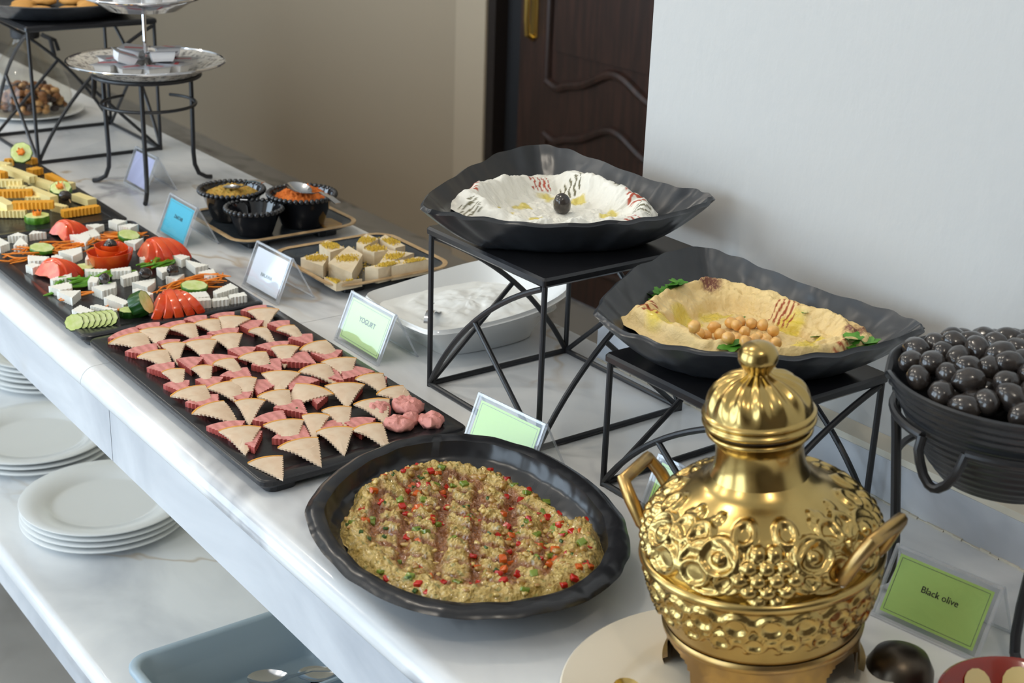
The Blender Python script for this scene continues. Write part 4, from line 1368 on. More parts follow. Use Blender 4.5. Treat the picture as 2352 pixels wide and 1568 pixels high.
cucumber('cucumber_slice', place(x, y, TF, 0.3, 0.0), 0.014, 0.010, 'small cucumber slice under the notched cucumber end', None, True)

def tomato_slice(M, r, th, label, grp, arcspan=180):
    """half-moon slice standing on its cut edge, skin outside"""
    t = thing('tomato_slice', label, 'tomato', M.translation.copy(), grp)
    n = 18
    def arc(rr, yoff): return [tuple(M @ Vector((rr*math.cos(math.radians(180*k/n)), yoff, rr*0.92*math.sin(math.radians(180*k/n))))) for k in range(n+1)]
    h = th/2
    # flesh: solid half disc; skin: crescent band over the rim
    rings = [arc(r*0.55, -h*0.9), arc(r*0.955, -h), arc(r*0.955, h), arc(r*0.55, h*0.9)]
    part('flesh', loft([[tuple(M @ Vector((0.0, -h*0.85, 0.004))) for _ in range(n+1)]]+rings+[[tuple(M @ Vector((0.0, h*0.85, 0.004))) for _ in range(n+1)]], False, False, False), M_TOMFLESH, t)
    part('skin', loft([arc(r*0.93, -h*1.03), arc(r*0.985, -h*0.8), arc(r, 0), arc(r*0.985, h*0.8), arc(r*0.93, h*1.03)], False, False, False), M_TOMSKIN, t)
    return t
def fan(spot, n, ang, step, r, th, label, grp, lean=0.5, zoff=0.0, spread=0.16):
    x, y = SPOT[spot]
    for k in range(n):
        q = k-(n-1)/2
        d = Vector((math.cos(ang), math.sin(ang)))*step*q
        rz = ang+math.pi/2+spread*q
        tomato_slice(place(x+d.x, y+d.y, TF+0.001+zoff, rz, lean*(1 if q < 0 else -1)*(0.35+0.65*abs(q)/max(1, (n-1)/2))), r*(1-0.05*abs(q)), th, label, grp)
fan('TOM1', 4, math.radians(20), 0.011, 0.032, 0.012, 'red tomato slice in the fan near the cheese sticks', 'tomato fan by the cheese sticks', 0.5)
fan('TOM2', 4, math.radians(28), 0.012, 0.034, 0.012, 'red tomato slice in the fan at the aisle side of the tray', 'tomato fan at the aisle side', 0.55)
fan('TOM3', 5, math.radians(5), 0.013, 0.039, 0.014, 'red tomato slice in the large fan behind the tomato rose', 'large tomato fan', 0.4)
fan('TOM4', 5, math.radians(-8), 0.0125, 0.035, 0.013, 'red tomato slice in the fan by the meat tray', 'tomato fan by the meat tray', 0.45)
# tomato rose: spiral of peel
x, y = SPOT['ROSE']
rose = thing('tomato_rose', 'rose rolled from tomato peel with an olive in it', 'garnish', (x, y, TF))
for (turn0, turn1, r0, r1, h0, h1, zb_) in ((0.0, 1.15, 0.036, 0.030, 0.026, 0.030, 0.0), (0.6, 1.7, 0.026, 0.020, 0.030, 0.034, 0.004), (0.1, 1.0, 0.014, 0.010, 0.030, 0.033, 0.006)):
    ro, n = [], 36
    for k in range(n+1):
        t_ = k/n; a = 2*math.pi*lerp(turn0, turn1, t_)+0.8; r = lerp(r0, r1, t_); h = lerp(h0, h1, t_)*(0.75+0.25*math.sin(t_*math.pi))+0.003*nz(t_*6, r0*50)
        c, s_ = math.cos(a), math.sin(a)
        ro.append([(x+(r-0.006)*c, y+(r-0.006)*s_, TF+zb_+0.0005), (x+r*c, y+r*s_, TF+zb_+h*0.5), (x+(r+0.003)*c, y+(r+0.003)*s_, TF+zb_+h), (x+(r+0.0015)*c, y+(r+0.0015)*s_, TF+zb_+h), (x+(r-0.0018)*c, y+(r-0.0018)*s_, TF+zb_+h*0.5), (x+(r-0.0078)*c, y+(r-0.0078)*s_, TF+zb_+0.0005)])
    part('petal', loft(ro, True, True), M_TOMSKIN, rose)

olive_me = [mesh_only('black_olive', blob(0.0125, 0.0098, 0.0098, 24, 16, 0.07, i*4.7), M_OLIVE) for i in range(4)]
for nm, lb, dz, sc in (('OLIVE_A', 'black olive resting on cheese near the green pepper strips', 0.0205, 0.85), ('OLIVE_B', 'black olive on cheese at the end of the pepper strips', 0.0205, 0.9), ('OLIVE_C', 'black olive beside the pepper strips and carrot heap', 0.0205, 0.85), ('LAB_OLIVE', '', 0, 0), ('ROSE_OLIVE', 'black olive nested in the tomato rose', 0.036, 0.85), ('OLIVE_PICK', 'black olive on a wooden pick among the cheese sticks', 0.022, 0.95)):
    if nm == 'LAB_OLIVE':
        inst('black_olive', olive_me[0], (1.096, 1.357, ZB1+0.0425), (0.1, math.radians(82), 0.4), 1.15, 'single black olive standing in the middle of the labneh', 'olive'); continue
    xx, yy = SPOT[nm]
    if nm == 'ROSE_OLIVE': xx, yy = x, y
    inst('black_olive', olive_me[len(nm) % 4], (xx, yy, TF+dz), (random.uniform(-.3, .3), 0.25, random.uniform(0, 3)), sc, lb, 'olive')
xx, yy = SPOT['OLIVE_PICK']
single('wooden_pick', tube([(xx+0.006, yy-0.008, TF+0.010), (xx-0.002, yy+0.004, TF+0.046)], 0.0011, 6), M_WOODPICK, (xx, yy, TF+0.01), 'thin wooden pick through the olive in the cheese', 'pick')
# carrot shreds and pepper strips
def shred(L_, r, bend, seed, flat=0.5):
    pts = [(L_*(k/9-0.5), bend*math.sin(k/9*math.pi)*L_+0.0012*nz(k*0.7, seed), 0.0015*math.sin(k/9*math.pi*2+seed)) for k in range(10)]
    V, F = tube(pts, r, 6, radii=[r*(0.35+0.65*math.sin(math.pi*(0.08+0.84*k/9))) for k in range(10)])
    return [(v[0], v[1], v[2]*(0.55+0.45*flat)) for v in V], F
car = [mesh_only('carrot_shred', shred(0.040+0.006*i, 0.0019, 0.05+0.06*(i % 4), i*2.3), M_CARROT) for i in range(8)]
random.seed(31)
def heap(spot, n, sx, sy, ang, label, grp, meshes, nm, cat, top=0.009):
    x, y = SPOT[spot]
    for k in range(n):
        u, v = random.gauss(0, 0.42), random.gauss(0, 0.40)
        px = x+sx*u*math.cos(ang)-sy*v*math.sin(ang); py = y+sx*u*math.sin(ang)+sy*v*math.cos(ang)
        px = min(max(px, 0.672), 0.896); py = min(max(py, 1.87), 2.325)
        z = TF+0.0022+random.random()*top*math.exp(-(u*u+v*v))
        inst(nm, random.choice(meshes), (px, py, z), (random.uniform(-0.2, 0.2), random.uniform(-0.12, 0.12), ang+random.gauss(0, 0.35)+random.choice((0, math.pi))), random.uniform(0.8, 1.15), label, cat, grp)
LBC = 'thin orange carrot shred in the heap '
heap('CAR_A', 20, 0.055, 0.020, math.radians(5), LBC+'by the aisle edge', 'carrot heap by the aisle edge', car, 'carrot_shred', 'carrot')
heap('CAR_A2', 14, 0.045, 0.022, math.radians(15), LBC+'in front of the first tomato fan', 'carrot heap by the tomato fan', car, 'carrot_shred', 'carrot')
heap('CAR_B', 20, 0.040, 0.026, math.radians(-20), LBC+'beneath the leaning cucumber slice', 'carrot heap under leaning cucumber', car, 'carrot_shred', 'carrot')
heap('CAR_C', 26, 0.052, 0.024, math.radians(5), LBC+'under the round cucumber slice', 'carrot heap under round cucumber', car, 'carrot_shred', 'carrot')
for nm in ('CAR_S1', 'CAR_S2', 'CAR_S3'):
    heap(nm, 2, 0.01, 0.006, 0.2, 'stray orange carrot shred between cheese wedges', 'stray carrot shreds', car, 'carrot_shred', 'carrot', 0.002)
pep = [mesh_only('pepper_strip', shred(0.052+0.008*i, 0.0036, 0.08+0.10*(i % 3), i*1.7+9), M_PEPPER) for i in range(5)]
heap('PEP_A', 10, 0.030, 0.014, math.radians(8), 'glossy green pepper strip beside the aisle-side tomato fan', 'pepper strips by tomato fan', pep, 'pepper_strip', 'pepper', 0.010)
heap('PEP_B', 11, 0.040, 0.020, math.radians(25), 'glossy green pepper strip in front of the large tomato fan', 'pepper strips by large fan', pep, 'pepper_strip', 'pepper', 0.012)
heap('PEP_C', 5, 0.025, 0.010, math.radians(10), 'glossy green pepper strip between the olives', 'pepper strips between olives', pep, 'pepper_strip', 'pepper', 0.006)

# ================================================================ sign holders
def sign(x, y, rz, w_, label, card_mat, text=None, tsize=0.01, border=True, h=0.070, d0=0.030, d1=0.036, tz=0.0, ink=None):
    """clear A-frame holder; front faces local -x, bottom front edge at (x, y) on the counter"""
    t = thing('sign_holder', label, 'sign', (x, y, CT))
    M0 = place(x, y, CT, rz)
    lean = math.atan2(d0, h)
    Lp = math.hypot(d0, h)
    # panel frame: u along width (local -y so text reads from -x side), v up the panel, n outwards
    MP = M0 @ Matrix(((0, math.sin(lean), -math.cos(lean), 0), (-1, 0, 0, 0), (0, math.cos(lean), math.sin(lean), 0), (0, 0, 0, 1)))
    hw = w_/2
    e = 0.003
    part('front_panel', xf(box(-hw+e, hw-e, 0.004, Lp-e, 0.0010, 0.0022), MP), M_ACRYL, t, smooth=False)
    part('panel_frame', join(*[xf(q, MP) for q in (box(-hw, hw, 0.0, 0.004, -0.0022, 0.0024), box(-hw, hw, Lp-e, Lp, -0.0022, 0.0024), box(-hw, -hw+e, 0.004, Lp-e, -0.0022, 0.0024), box(hw-e, hw, 0.004, Lp-e, -0.0022, 0.0024))]), M_ACRYLE, t, smooth=False)
    card = part('card', xf(box(-hw+0.0075, hw-0.0075, 0.0085, Lp-0.0075, -0.0003, 0.0003), MP), card_mat, t, smooth=False)
    if border:
        a, b, c, d = -hw+0.0105, hw-0.0105, 0.0115, Lp-0.0105; l = 0.00022
        part('border_line', join(*[xf(q, MP) for q in (box(a, b, c-l, c+l, 0.0003, 0.0005), box(a, b, d-l, d+l, 0.0003, 0.0005), box(a-l, a+l, c, d, 0.0003, 0.0005), box(b-l, b+l, c, d, 0.0003, 0.0005))]), M_INKL, card, smooth=False)
    if text:
        part('lettering', text_vf(text, tsize, MP @ Matrix.Translation((0.002, Lp*0.52+tz, 0.0005))), ink or M_INK, card, smooth=False)
    # back leg of the A frame
    lb = math.atan2(d1, h); Lb = math.hypot(d1, h)
    MB = M0 @ Matrix.Translation((d0+d1, 0, 0)) @ Matrix(((0, -math.sin(lb), -math.cos(lb), 0), (-1, 0, 0, 0), (0, math.cos(lb), -math.sin(lb), 0), (0, 0, 0, 1)))
    part('back_panel', xf(box(-hw+0.001, hw-0.001, 0.003, Lb, -0.0008, 0.0008), MB), M_ACRYL, t, smooth=False)
    part('back_edge', join(xf(box(-hw, -hw+0.0018, 0.0, Lb, -0.0012, 0.0012), MB), xf(box(hw-0.0018, hw, 0.0, Lb, -0.0012, 0.0012), MB), xf(box(-hw, hw, 0.0, 0.003, -0.0014, 0.0014), MB)), M_ACRYLE, t, smooth=False)
    return t
sign(1.032, 2.598, 0.0, 0.104, 'clear A-frame sign with blank lilac-white card behind the plate stand leg', M_CARD_LILAC, None, border=False)
sign(0.950, 2.246, 0.0, 0.110, 'clear A-frame sign with turquoise card reading ZAATAR', M_CARD_BLUE, 'ZAATAR', 0.0088, tz=0.004)
sign(0.953, 1.918, 0.03, 0.110, 'clear A-frame sign with white card reading HALAWA', M_CARD_WHITE, 'HALAWA', 0.0080, border=False, tz=-0.008, ink=M_INKL)
sign(0.957, 1.631, 0.0, 0.118, 'clear A-frame sign with pale green card reading YOGURT', M_CARD_PALEG, 'YOGURT', 0.0105, tz=0.006)
sign(0.905, 1.229, 0.10, 0.118, 'clear A-frame sign with blank green card behind the eggplant bowl', M_CARD_GREEN)
sign(0.972, 0.987, 0.06, 0.112, 'clear A-frame sign with blank green card behind the brass pot', M_CARD_GREEN)
sign(1.040, 0.707, 0.16, 0.114, 'clear A-frame sign with green card reading Black olive', M_CARD_GREEN, 'Black olive', 0.0092, h=0.066, d0=0.036, tz=0.004)

# ================================================================ tiered plate on a wire stand
sx, sy = 1.066, 2.585
st = thing('wire_plate_stand', 'three-legged black wire stand under the tiered silver plate', 'stand', (sx, sy, CT))
RZ = CT+0.222
part('ring', tube([(sx+0.098*math.cos(a), sy+0.098*math.sin(a), RZ) for a in [2*math.pi*k/40 for k in range(40)]], 0.0042, 10, True), M_BLACK, st)
part('lower_ring', tube([(sx+0.088*math.cos(a), sy+0.088*math.sin(a), RZ-0.055) for a in [math.radians(100)+math.radians(300)*k/30 for k in range(31)]], 0.0032, 8), M_BLACK, st)
for a in (math.radians(131), math.radians(240), math.radians(5)):
    c, s_ = math.cos(a), math.sin(a)
    pr = [(0.092, RZ), (0.092, RZ-0.06), (0.090, CT+0.06), (0.092, CT+0.035), (0.100, CT+0.016), (0.116, CT+0.0065), (0.128, CT+0.0045)]
    part('leg', tube([(sx+r*c, sy+r*s_, z) for r, z in pr], 0.0044, 10), M_BLACK, st)
a = math.radians(150)
part('hook', tube([(sx+r*math.cos(a+q), sy+r*math.sin(a+q), RZ+z) for r, q, z in ((0.098, 0.10, 0.0), (0.100, 0.09, -0.030), (0.102, 0.0, -0.045), (0.100, -0.09, -0.030), (0.098, -0.10, 0.0), (0.106, -0.14, 0.008))], 0.0036, 8), M_BLACK, st)
def plate_prof(r, h, th=0.003, well=0.62):
    return [(0, 0.002), (r*well*0.9, 0.002), (r*well, 0.004), (r*0.86, h*0.82), (r, h), (r*1.004, h-0.001), (r*0.99, h-th), (r*0.86, h*0.80-th), (r*well, 0.0), (0, 0.0)]
tp = thing('tiered_plate', 'two-tier speckled silver plate with a steel centre rod', 'plate', (sx, sy, RZ+0.004))
zl = RZ+0.002
part('lower_plate', lathe(plate_prof(0.146, 0.024), 64, (sx, sy, zl)), M_SILVERP, tp)
part('lower_rim', tube([(sx+0.146*math.cos(a), sy+0.146*math.sin(a), zl+0.024) for a in [2*math.pi*k/64 for k in range(64)]], 0.0022, 6, True), M_CHROME, tp)
part('centre_rod', tube([(sx, sy, zl+0.002), (sx, sy, zl+0.20)], 0.004, 10), M_CHROME, tp)
zu = zl+0.119
part('upper_plate', lathe(plate_prof(0.107, 0.024), 56, (sx, sy, zu)), M_CHROME, tp)
part('upper_rim', tube([(sx+0.107*math.cos(a), sy+0.107*math.sin(a), zu+0.024) for a in [2*math.pi*k/56 for k in range(56)]], 0.0022, 6, True), M_CHROME, tp)
random.seed(3)
def portion_cup(x, y, z, rz, tilt, label, grp):
    M = place(x, y, z, rz, tilt, 0, 1.3)
    t = thing('portion_cup', label, 'portion cup', (x, y, z), grp)
    part('cup', xf(loft([[(sx_*(0.0135), sy_*(0.0105), 0.0) for sx_, sy_ in ((-1, -1), (1, -1), (1, 1), (-1, 1))], [(sx_*0.0155, sy_*0.0125, 0.004) for sx_, sy_ in ((-1, -1), (1, -1), (1, 1), (-1, 1))], [(sx_*0.0175, sy_*0.0145, 0.013) for sx_, sy_ in ((-1, -1), (1, -1), (1, 1), (-1, 1))]]), M), M_JAMCUP, t, smooth=False)
    lid = part('foil_lid', xf(rbox(-0.0215, 0.0225, -0.0175, 0.0175, 0.013, 0.0138, 0.003, 0.0002), M), M_FOIL, t)
    part('print_stripe', xf(box(-0.006, 0.0, -0.015, 0.012, 0.0138, 0.0140), M @ Matrix.Rotation(0.4, 4, 'Z')), M_FOILRED, lid, smooth=False)
PC = [(-0.055, -0.045), (-0.012, -0.070), (0.035, -0.055), (0.070, -0.018), (-0.075, 0.005), (-0.030, 0.028), (0.045, 0.030), (0.012, 0.060), (-0.050, 0.055)]
for i, (dx, dy) in enumerate(PC):
    portion_cup(sx+dx*0.95, sy+dy*0.95, zl+0.0065, random.uniform(0, 6), 0.05, 'small white foil-lidded portion cup on the lower silver plate', 'portion cups on the lower plate')
for i, (dx, dy) in enumerate([(-0.045, -0.010), (0.015, -0.035), (0.045, 0.012), (-0.01, 0.035)]):
    portion_cup(sx+dx*1.1, sy+dy*1.1, zl+0.026, random.uniform(0, 6), random.uniform(-0.35, 0.35), 'white foil-lidded portion cup piled atop other cups', 'portion cups piled on top')
for i, (dx, dy) in enumerate([(-0.040, -0.028), (0.002, -0.045), (0.042, -0.022), (0.030, 0.030), (-0.030, 0.028)]):
    px, py = sx+dx, sy+dy
    single('creamer_cup', lathe([(0, 0), (0.014, 0), (0.017, 0.020), (0.020, 0.0205), (0.020, 0.0215), (0, 0.0215)], 20, (px, py, zu+0.0045)), M_JAMCUP, (px, py, zu+0.0045), 'round white creamer cup on the upper silver plate', 'portion cup', 'creamer cups on the upper plate')

# platter on the far riser, jars behind
ZR = CT+0.279
px, py = 1.055, 3.02
single('round_platter', lathe([(0, 0.004), (0.11, 0.004), (0.135, 0.010), (0.155, 0.026), (0.168, 0.034), (0.171, 0.032), (0.160, 0.022), (0.140, 0.004), (0.12, 0.0), (0, 0.0)], 64, (px, py, ZR)), M_BOWL, (px, py, ZR), 'round black platter with cookies on the large riser', 'platter')
cook = mesh_only('cookie', blob(0.026, 0.026, 0.009, 20, 8, 0.12), M_COOKIE)
for k in range(8):
    a = k*2*math.pi/8; r = 0.072
    inst('cookie', cook, (px+r*math.cos(a), py+r*math.sin(a), ZR+0.014), (0, 0, k), 1.0, 'round golden cookie on the black platter', 'cookie', 'cookies on the platter')
def jar(x, y, s, label, plabel):
    single('jar_saucer', lathe(plate_prof(0.125*s, 0.014), 48, (x, y, CT)), M_PORC, (x, y, CT), plabel, 'plate')
    z = CT+0.006
    t = thing('glass_jar', label, 'jar', (x, y, z))
    prof = [(0, 0.0), (0.085, 0.0), (0.095, 0.008), (0.098, 0.04), (0.090, 0.08), (0.070, 0.12), (0.045, 0.155), (0.030, 0.18), (0.030, 0.205), (0.034, 0.21)]
    prof = [(r*s, h*s) for r, h in prof]
    part('glass', lathe(prof, 40, (x, y, z)), M_GLASS, t)
    rs = random.Random(int(x*1000))
    for nm, mt_, cnt in (('brown_nuts', M_NUTS, 90), ('dark_raisins', M_NUTS2, 60), ('pale_nuts', M_NUTS3, 50)):
        vf = []
        for k in range(cnt):
            a_ = rs.uniform(0, 6.28); q = math.sqrt(rs.random()); zz_ = rs.uniform(0.010, 0.062)*s; r_ = 0.082*s*q*(1-0.25*zz_/(0.062*s))
            vf.append(xf(blob(0.011, 0.008, 0.007, 8, 6), place(x+r_*math.cos(a_), y+r_*math.sin(a_), z+zz_, rs.uniform(0, 6), rs.uniform(-1, 1))))
        part(nm, join(*vf), mt_, t, kind='stuff')
    part('lid', lathe([(0, 0.205*s), (0.036*s, 0.205*s), (0.040*s, 0.215*s), (0.040*s, 0.235*s), (0.03*s, 0.240*s), (0, 0.240*s)], 28, (x, y, z)), M_WOODLID, t)
    part('ribbon', join(lathe([(0.0315*s, 0.180*s), (0.034*s, 0.183*s), (0.034*s, 0.200*s), (0.0315*s, 0.203*s)], 24, (x, y, z)), tube([(x+0.03*s, y-0.03*s, z+0.19*s), (x+0.045*s, y-0.045*s, z+0.18*s), (x+0.05*s, y-0.05*s, z+0.14*s)], 0.005, 6), tube([(x+0.03*s, y-0.03*s, z+0.19*s), (x+0.06*s, y-0.035*s, z+0.175*s), (x+0.065*s, y-0.04*s, z+0.15*s)], 0.005, 6)), M_RIBBON_GAP, t)
jar(1.087, 3.335, 0.95, 'clear bell-shaped glass jar of nuts with ribbon seen through the far riser', 'white saucer under the nut jar')
jar(0.98, 3.72, 1.25, 'taller glass jar with wooden lid at the far end of the counter', 'white saucer under the tall far jar')

# ================================================================ spice bowls
def glazed_tray(x0, x1, y0, y1, label, copper):
    cx, cy = (x0+x1)/2, (y0+y1)/2
    t = thing('glazed_tray', label, 'tray', (cx, cy, CT))
    def rg_(d, z, r, wv=0.0):
        out = []
        for ax, ay, a0 in ((x1-r, y1-r, 0), (x0+r, y1-r, 90), (x0+r, y0+r, 180), (x1-r, y0+r, 270)):
            for k in range(7):
                a = math.radians(a0+15*k); q = r-d
                out.append((ax+q*math.cos(a), ay+q*math.sin(a), z+wv*math.sin(k*2.1+a0)))
        return out
    part('body', loft([rg_(0.040, CT+0.010, 0.05), rg_(0.020, CT+0.012, 0.045), rg_(0.003, CT+0.021, 0.04), rg_(0.0, CT+0.024, 0.04), rg_(0.004, CT+0.0245, 0.04), rg_(0.024, CT+0.0165, 0.045), rg_(0.036, CT+0.0155, 0.05)], True, True), M_BLUEBLK, t)
    part('tan_edge', loft([rg_(-0.0004, CT+0.0222, 0.04), rg_(-0.0004, CT+0.0246, 0.04, 0.0003), rg_(0.005, CT+0.0249, 0.04, 0.0003), rg_(0.008, CT+0.0238, 0.04)], False, False), M_GOLDRIM, t)
    for fx in (x0+0.035, x1-0.075): part('foot', rbox(fx, fx+0.04, y0+0.03, y1-0.03, CT, CT+0.0105, 0.01, 0.001), M_TRAYRIM, t)
    part('copper_patch', rbox(*copper, CT+0.0150, CT+0.0172, 0.012, 0.0005), M_COPPERG, t)
    return t
glazed_tray(1.012, 1.256, 2.108, 2.330, 'dark glazed tray with tan edge under three spice bowls', (1.195, 1.232, 2.13, 2.19))
glazed_tray(1.035, 1.262, 1.826, 2.050, 'dark glazed tray with tan edge holding halawa blocks', (1.20, 1.234, 1.858, 1.895))
def bead_bowl(x, y, r, h, label):
    z = CT+0.0165
    t = thing('beaded_bowl', label, 'bowl', (x, y, z))
    part('body', lathe([(0, 0.0), (r*0.62, 0.0), (r*0.66, 0.003), (r*0.80, h*0.5), (r*0.97, h*0.97), (r, h), (r*0.95, h), (r*0.75, h*0.5), (r*0.60, 0.006), (0, 0.006)], 48, (x, y, z)), M_GLOSSBLK, t)
    bm_ = mesh_only('rim_bead', blob(0.0048, 0.0048, 0.0048, 10, 7), M_GLOSSBLK)
    nb = int(2*math.pi*r/0.0092)
    for k in range(nb):
        a = 2*math.pi*k/nb
        b = bpy.data.objects.new('rim_bead', bm_); b.parent = t; b.location = (r*1.01*math.cos(a), r*1.01*math.sin(a), h); COL.objects.link(b)
    return z
B1 = (1.083, 2.275); B2 = (1.172, 2.180); B3 = (1.075, 2.172)
zb = bead_bowl(*B1, 0.056, 0.052, 'glossy black beaded bowl heaped with green zaatar')
bead_bowl(*B2, 0.058, 0.055, 'glossy black beaded bowl heaped with orange spice')
bead_bowl(*B3, 0.048, 0.045, 'small glossy black beaded bowl with a spoon in it')
def heapm(x, y, r, z, hgt, mt, nm, label, cat, grain=0.003):
    V, F = [], []; n, m_ = 60, 22
    for i in range(m_+1):
        s = i/m_
        for j in range(n):
            a = 2*math.pi*j/n; xx, yy = x+r*s*math.cos(a), y+r*s*math.sin(a)
            V.append((xx, yy, z+hgt*(1-s*s)*(1+0.5*nz(xx*35, yy*35, r*99))+grain*fbm(xx*190, yy*190, 2)-0.004*sstep(0.93, 1, s)))
    for i in range(m_):
        for j in range(n):
            a = i*n+j; b = i*n+(j+1) % n; F.append((a, b, b+n, a+n))
    return single(nm, (V, F), mt, (x, y, z-0.01), label, cat, kind='stuff')
heapm(*B1, 0.0490, CT+0.0165+0.044, 0.013, M_ZAATAR, 'zaatar', 'coarse green-gold zaatar heaped in a beaded bowl', 'spice', 0.004)
heapm(*B2, 0.0505, CT+0.0165+0.047, 0.017, M_CHILI, 'orange_spice', 'crumbly orange spice heaped in a beaded bowl', 'spice', 0.005)
def spoon(name, M, L_, bw, bl, mt, label, cat='spoon', grp=None):
    """bowl centred at origin, handle along +x"""
    t = thing(name, label, cat, M.translation.copy(), grp)
    V, F = [], []; n, m_ = 20, 7
    rings = []
    for i in range(m_+1):
        s = i/m_
        rings.append([(bl*s*math.cos(2*math.pi*j/n), bw*s*math.sin(2*math.pi*j/n)*(1-0.12*math.cos(2*math.pi*j/n)), -0.008*(1-s*s)*bw/0.018) for j in range(n)])
    low = [[(x, y, z-0.0012) for x, y, z in r] for r in rings[::-1]]
    part('spoon_bowl', xf(loft(rings+low, True, True), M), mt, t)
    hp = [(bl*0.95, 0, 0.0), (bl+0.012, 0, 0.004), (bl+L_*0.35, 0, 0.012), (bl+L_*0.75, 0, 0.013), (bl+L_, 0, 0.010)]
    ws = [0.004, 0.0028, 0.0032, 0.0055, 0.0062]
    part('handle', xf(loft([[(x, -w_, z), (x, w_, z), (x, w_, z-0.0016), (x, -w_, z-0.0016)] for (x, _, z), w_ in zip(hp, ws)]), M), mt, t)
    return t
def along(p, q, roll=0.0):
    """frame with origin p and x axis towards q"""
    x_ = (Vector(q)-Vector(p)).normalized(); y_ = Vector((0, 0, 1)).cross(x_).normalized(); z_ = x_.cross(y_)
    return Matrix.Translation(p) @ Matrix((x_, y_, z_)).transposed().to_4x4() @ Matrix.Rotation(roll, 4, 'X')
spoon('teaspoon', along((1.160, 2.165, CT+0.088), (1.176, 2.078, CT+0.074)), 0.075, 0.019, 0.027, M_STEEL, 'steel teaspoon resting on the orange spice')
spoon('teaspoon', along((1.075, 2.175, CT+0.040), (1.030, 2.124, CT+0.086)), 0.058, 0.013, 0.02, M_STEEL, 'steel teaspoon standing in the small beaded bowl')
spoon('teaspoon', along((1.078, 2.262, CT+0.078), (1.108, 2.205, CT+0.085)), 0.050, 0.011, 0.018, M_STEEL, 'steel teaspoon lying in the zaatar')

# ================================================================ halawa
random.seed(12)
def crumbs(cx, cy, z, spread, n, zf=None, poly=None):
    V, F = [], []
    base = [(1, 0, -0.5), (-0.5, 0.87, -0.5), (-0.5, -0.87, -0.5), (0, 0, 0.9)]
    for k in range(n):
        for _ in range(20):
            x, y = cx+random.gauss(0, spread), cy+random.gauss(0, spread)
            if poly is None or inside(poly, x, y): break
        else: continue
        s = random.uniform(0.0009, 0.0021); a = random.uniform(0, 6)
        b = len(V)
        for p in base: V.append((x+s*(p[0]*math.cos(a)-p[1]*math.sin(a)), y+s*(p[0]*math.sin(a)+p[1]*math.cos(a)), z+s*(p[2]+0.5)+random.uniform(0, 0.0015)))
        F += [(b, b+2, b+1), (b, b+1, b+3), (b+1, b+2, b+3), (b+2, b, b+3)]
    return V, F
def inside(poly, x, y):
    r = False; n = len(poly)
    for i in range(n):
        (x1, y1), (x2, y2) = poly[i], poly[(i+1) % n]
        if (y1 > y) != (y2 > y) and x < (x2-x1)*(y-y1)/(y2-y1)+x1: r = not r
    return r
ZH = CT+0.0157
for i, ps in enumerate(HALAWA):
    low = i in (9, 10)
    h = 0.013 if low else 0.024+random.uniform(-0.003, 0.002)
    cx = sum(p[0] for p in ps)/4; cy = sum(p[1] for p in ps)/4
    ps = [(min(max(x, 1.042), 1.256), min(max(y, 1.834), 2.042)) for x, y in ps]
    fine = []
    for k in range(4):
        a, b = Vector(ps[k]), Vector(ps[(k+1) % 4])
        for q in range(5):
            p = a.lerp(b, q/5); fine.append((p.x+0.0012*nz(p.x*200, p.y*200, i), p.y+0.0012*nz(p.x*200, p.y*200, i+20)))
    t = single('halawa_block', prism(fine, ZH, ZH+h), M_HALAWA, (cx, cy, ZH), 'low broken halawa slab at the front of the tray' if low else 'thick beige halawa block sprinkled with pistachio on the glazed tray', 'halawa', 'low halawa slabs' if low else 'halawa blocks on the tray', sharp=30)
    part('pistachio_crumbs', crumbs(cx, cy, ZH+h, 0.0085, 260, poly=ps), M_PISTA, t, smooth=False, kind='stuff')
o = single('loose_pistachio_crumbs', crumbs(1.150, 1.938, ZH, 0.05, 420, poly=[(1.065, 1.86), (1.23, 1.86), (1.23, 2.02), (1.065, 2.02)]), M_PISTA, (1.15, 1.938, ZH), 'loose yellow-green pistachio crumbs scattered on the halawa tray', 'crumbs', smooth=False, kind='stuff')

# ================================================================ yogurt dish
YC = (1.137, 1.612)
yr = []
for (u, v, z) in [(-0.118, -0.086, 0.056), (-0.128, -0.055, 0.055), (-0.130, 0.0, 0.055), (-0.128, 0.055, 0.056), (-0.118, 0.088, 0.058), (-0.06, 0.098, 0.060), (0.0, 0.102, 0.064), (0.07, 0.100, 0.070), (0.112, 0.082, 0.076), (0.128, 0.04, 0.080), (0.132, -0.01, 0.082), (0.126, -0.055, 0.080), (0.110, -0.088, 0.076), (0.06, -0.104, 0.068), (0.0, -0.106, 0.061), (-0.07, -0.100, 0.057)]:
    yr.append((YC[0]+u, YC[1]+v, CT+z))
single('oblong_dish', bowl_rim(yr, 120, YC, CT, 0.60, 0, 0.007, 0.0, 0.75), M_PORC, (YC[0], YC[1], CT), 'white porcelain oblong dish of yogurt beneath the tall riser', 'dish', sharp=60)
ye = [(YC[0]+(x-YC[0])*0.90, YC[1]+(y-YC[1])*0.90, z) for x, y, z in yr]
def h_y(s, a, x, y, e):
    return CT+0.044+0.010*math.exp(-(((x-YC[0]-0.03)/0.07)**2+((y-YC[1])/0.06)**2))+0.005*fbm(x*26, y*26, 4)*sstep(1.0, 0.7, s)+0.0008*fbm(x*130, y*130)
vf, C, G = food_surface(ye, YC, h_y, lambda s, a, x, y: ((0.86, 0.86, 0.81), 0.35), 120, 40)
single('yogurt', vf, M_YOGURT, (YC[0], YC[1], CT+0.01), 'thick white yogurt with soft peaks in the oblong dish', 'yogurt')
cu_ = [(1.085, 1.615, CT+0.044), (1.066, 1.596, CT+0.053), (1.054, 1.584, CT+0.061), (1.044, 1.574, CT+0.064), (1.035, 1.565, CT+0.061), (1.031, 1.561, CT+0.054)]
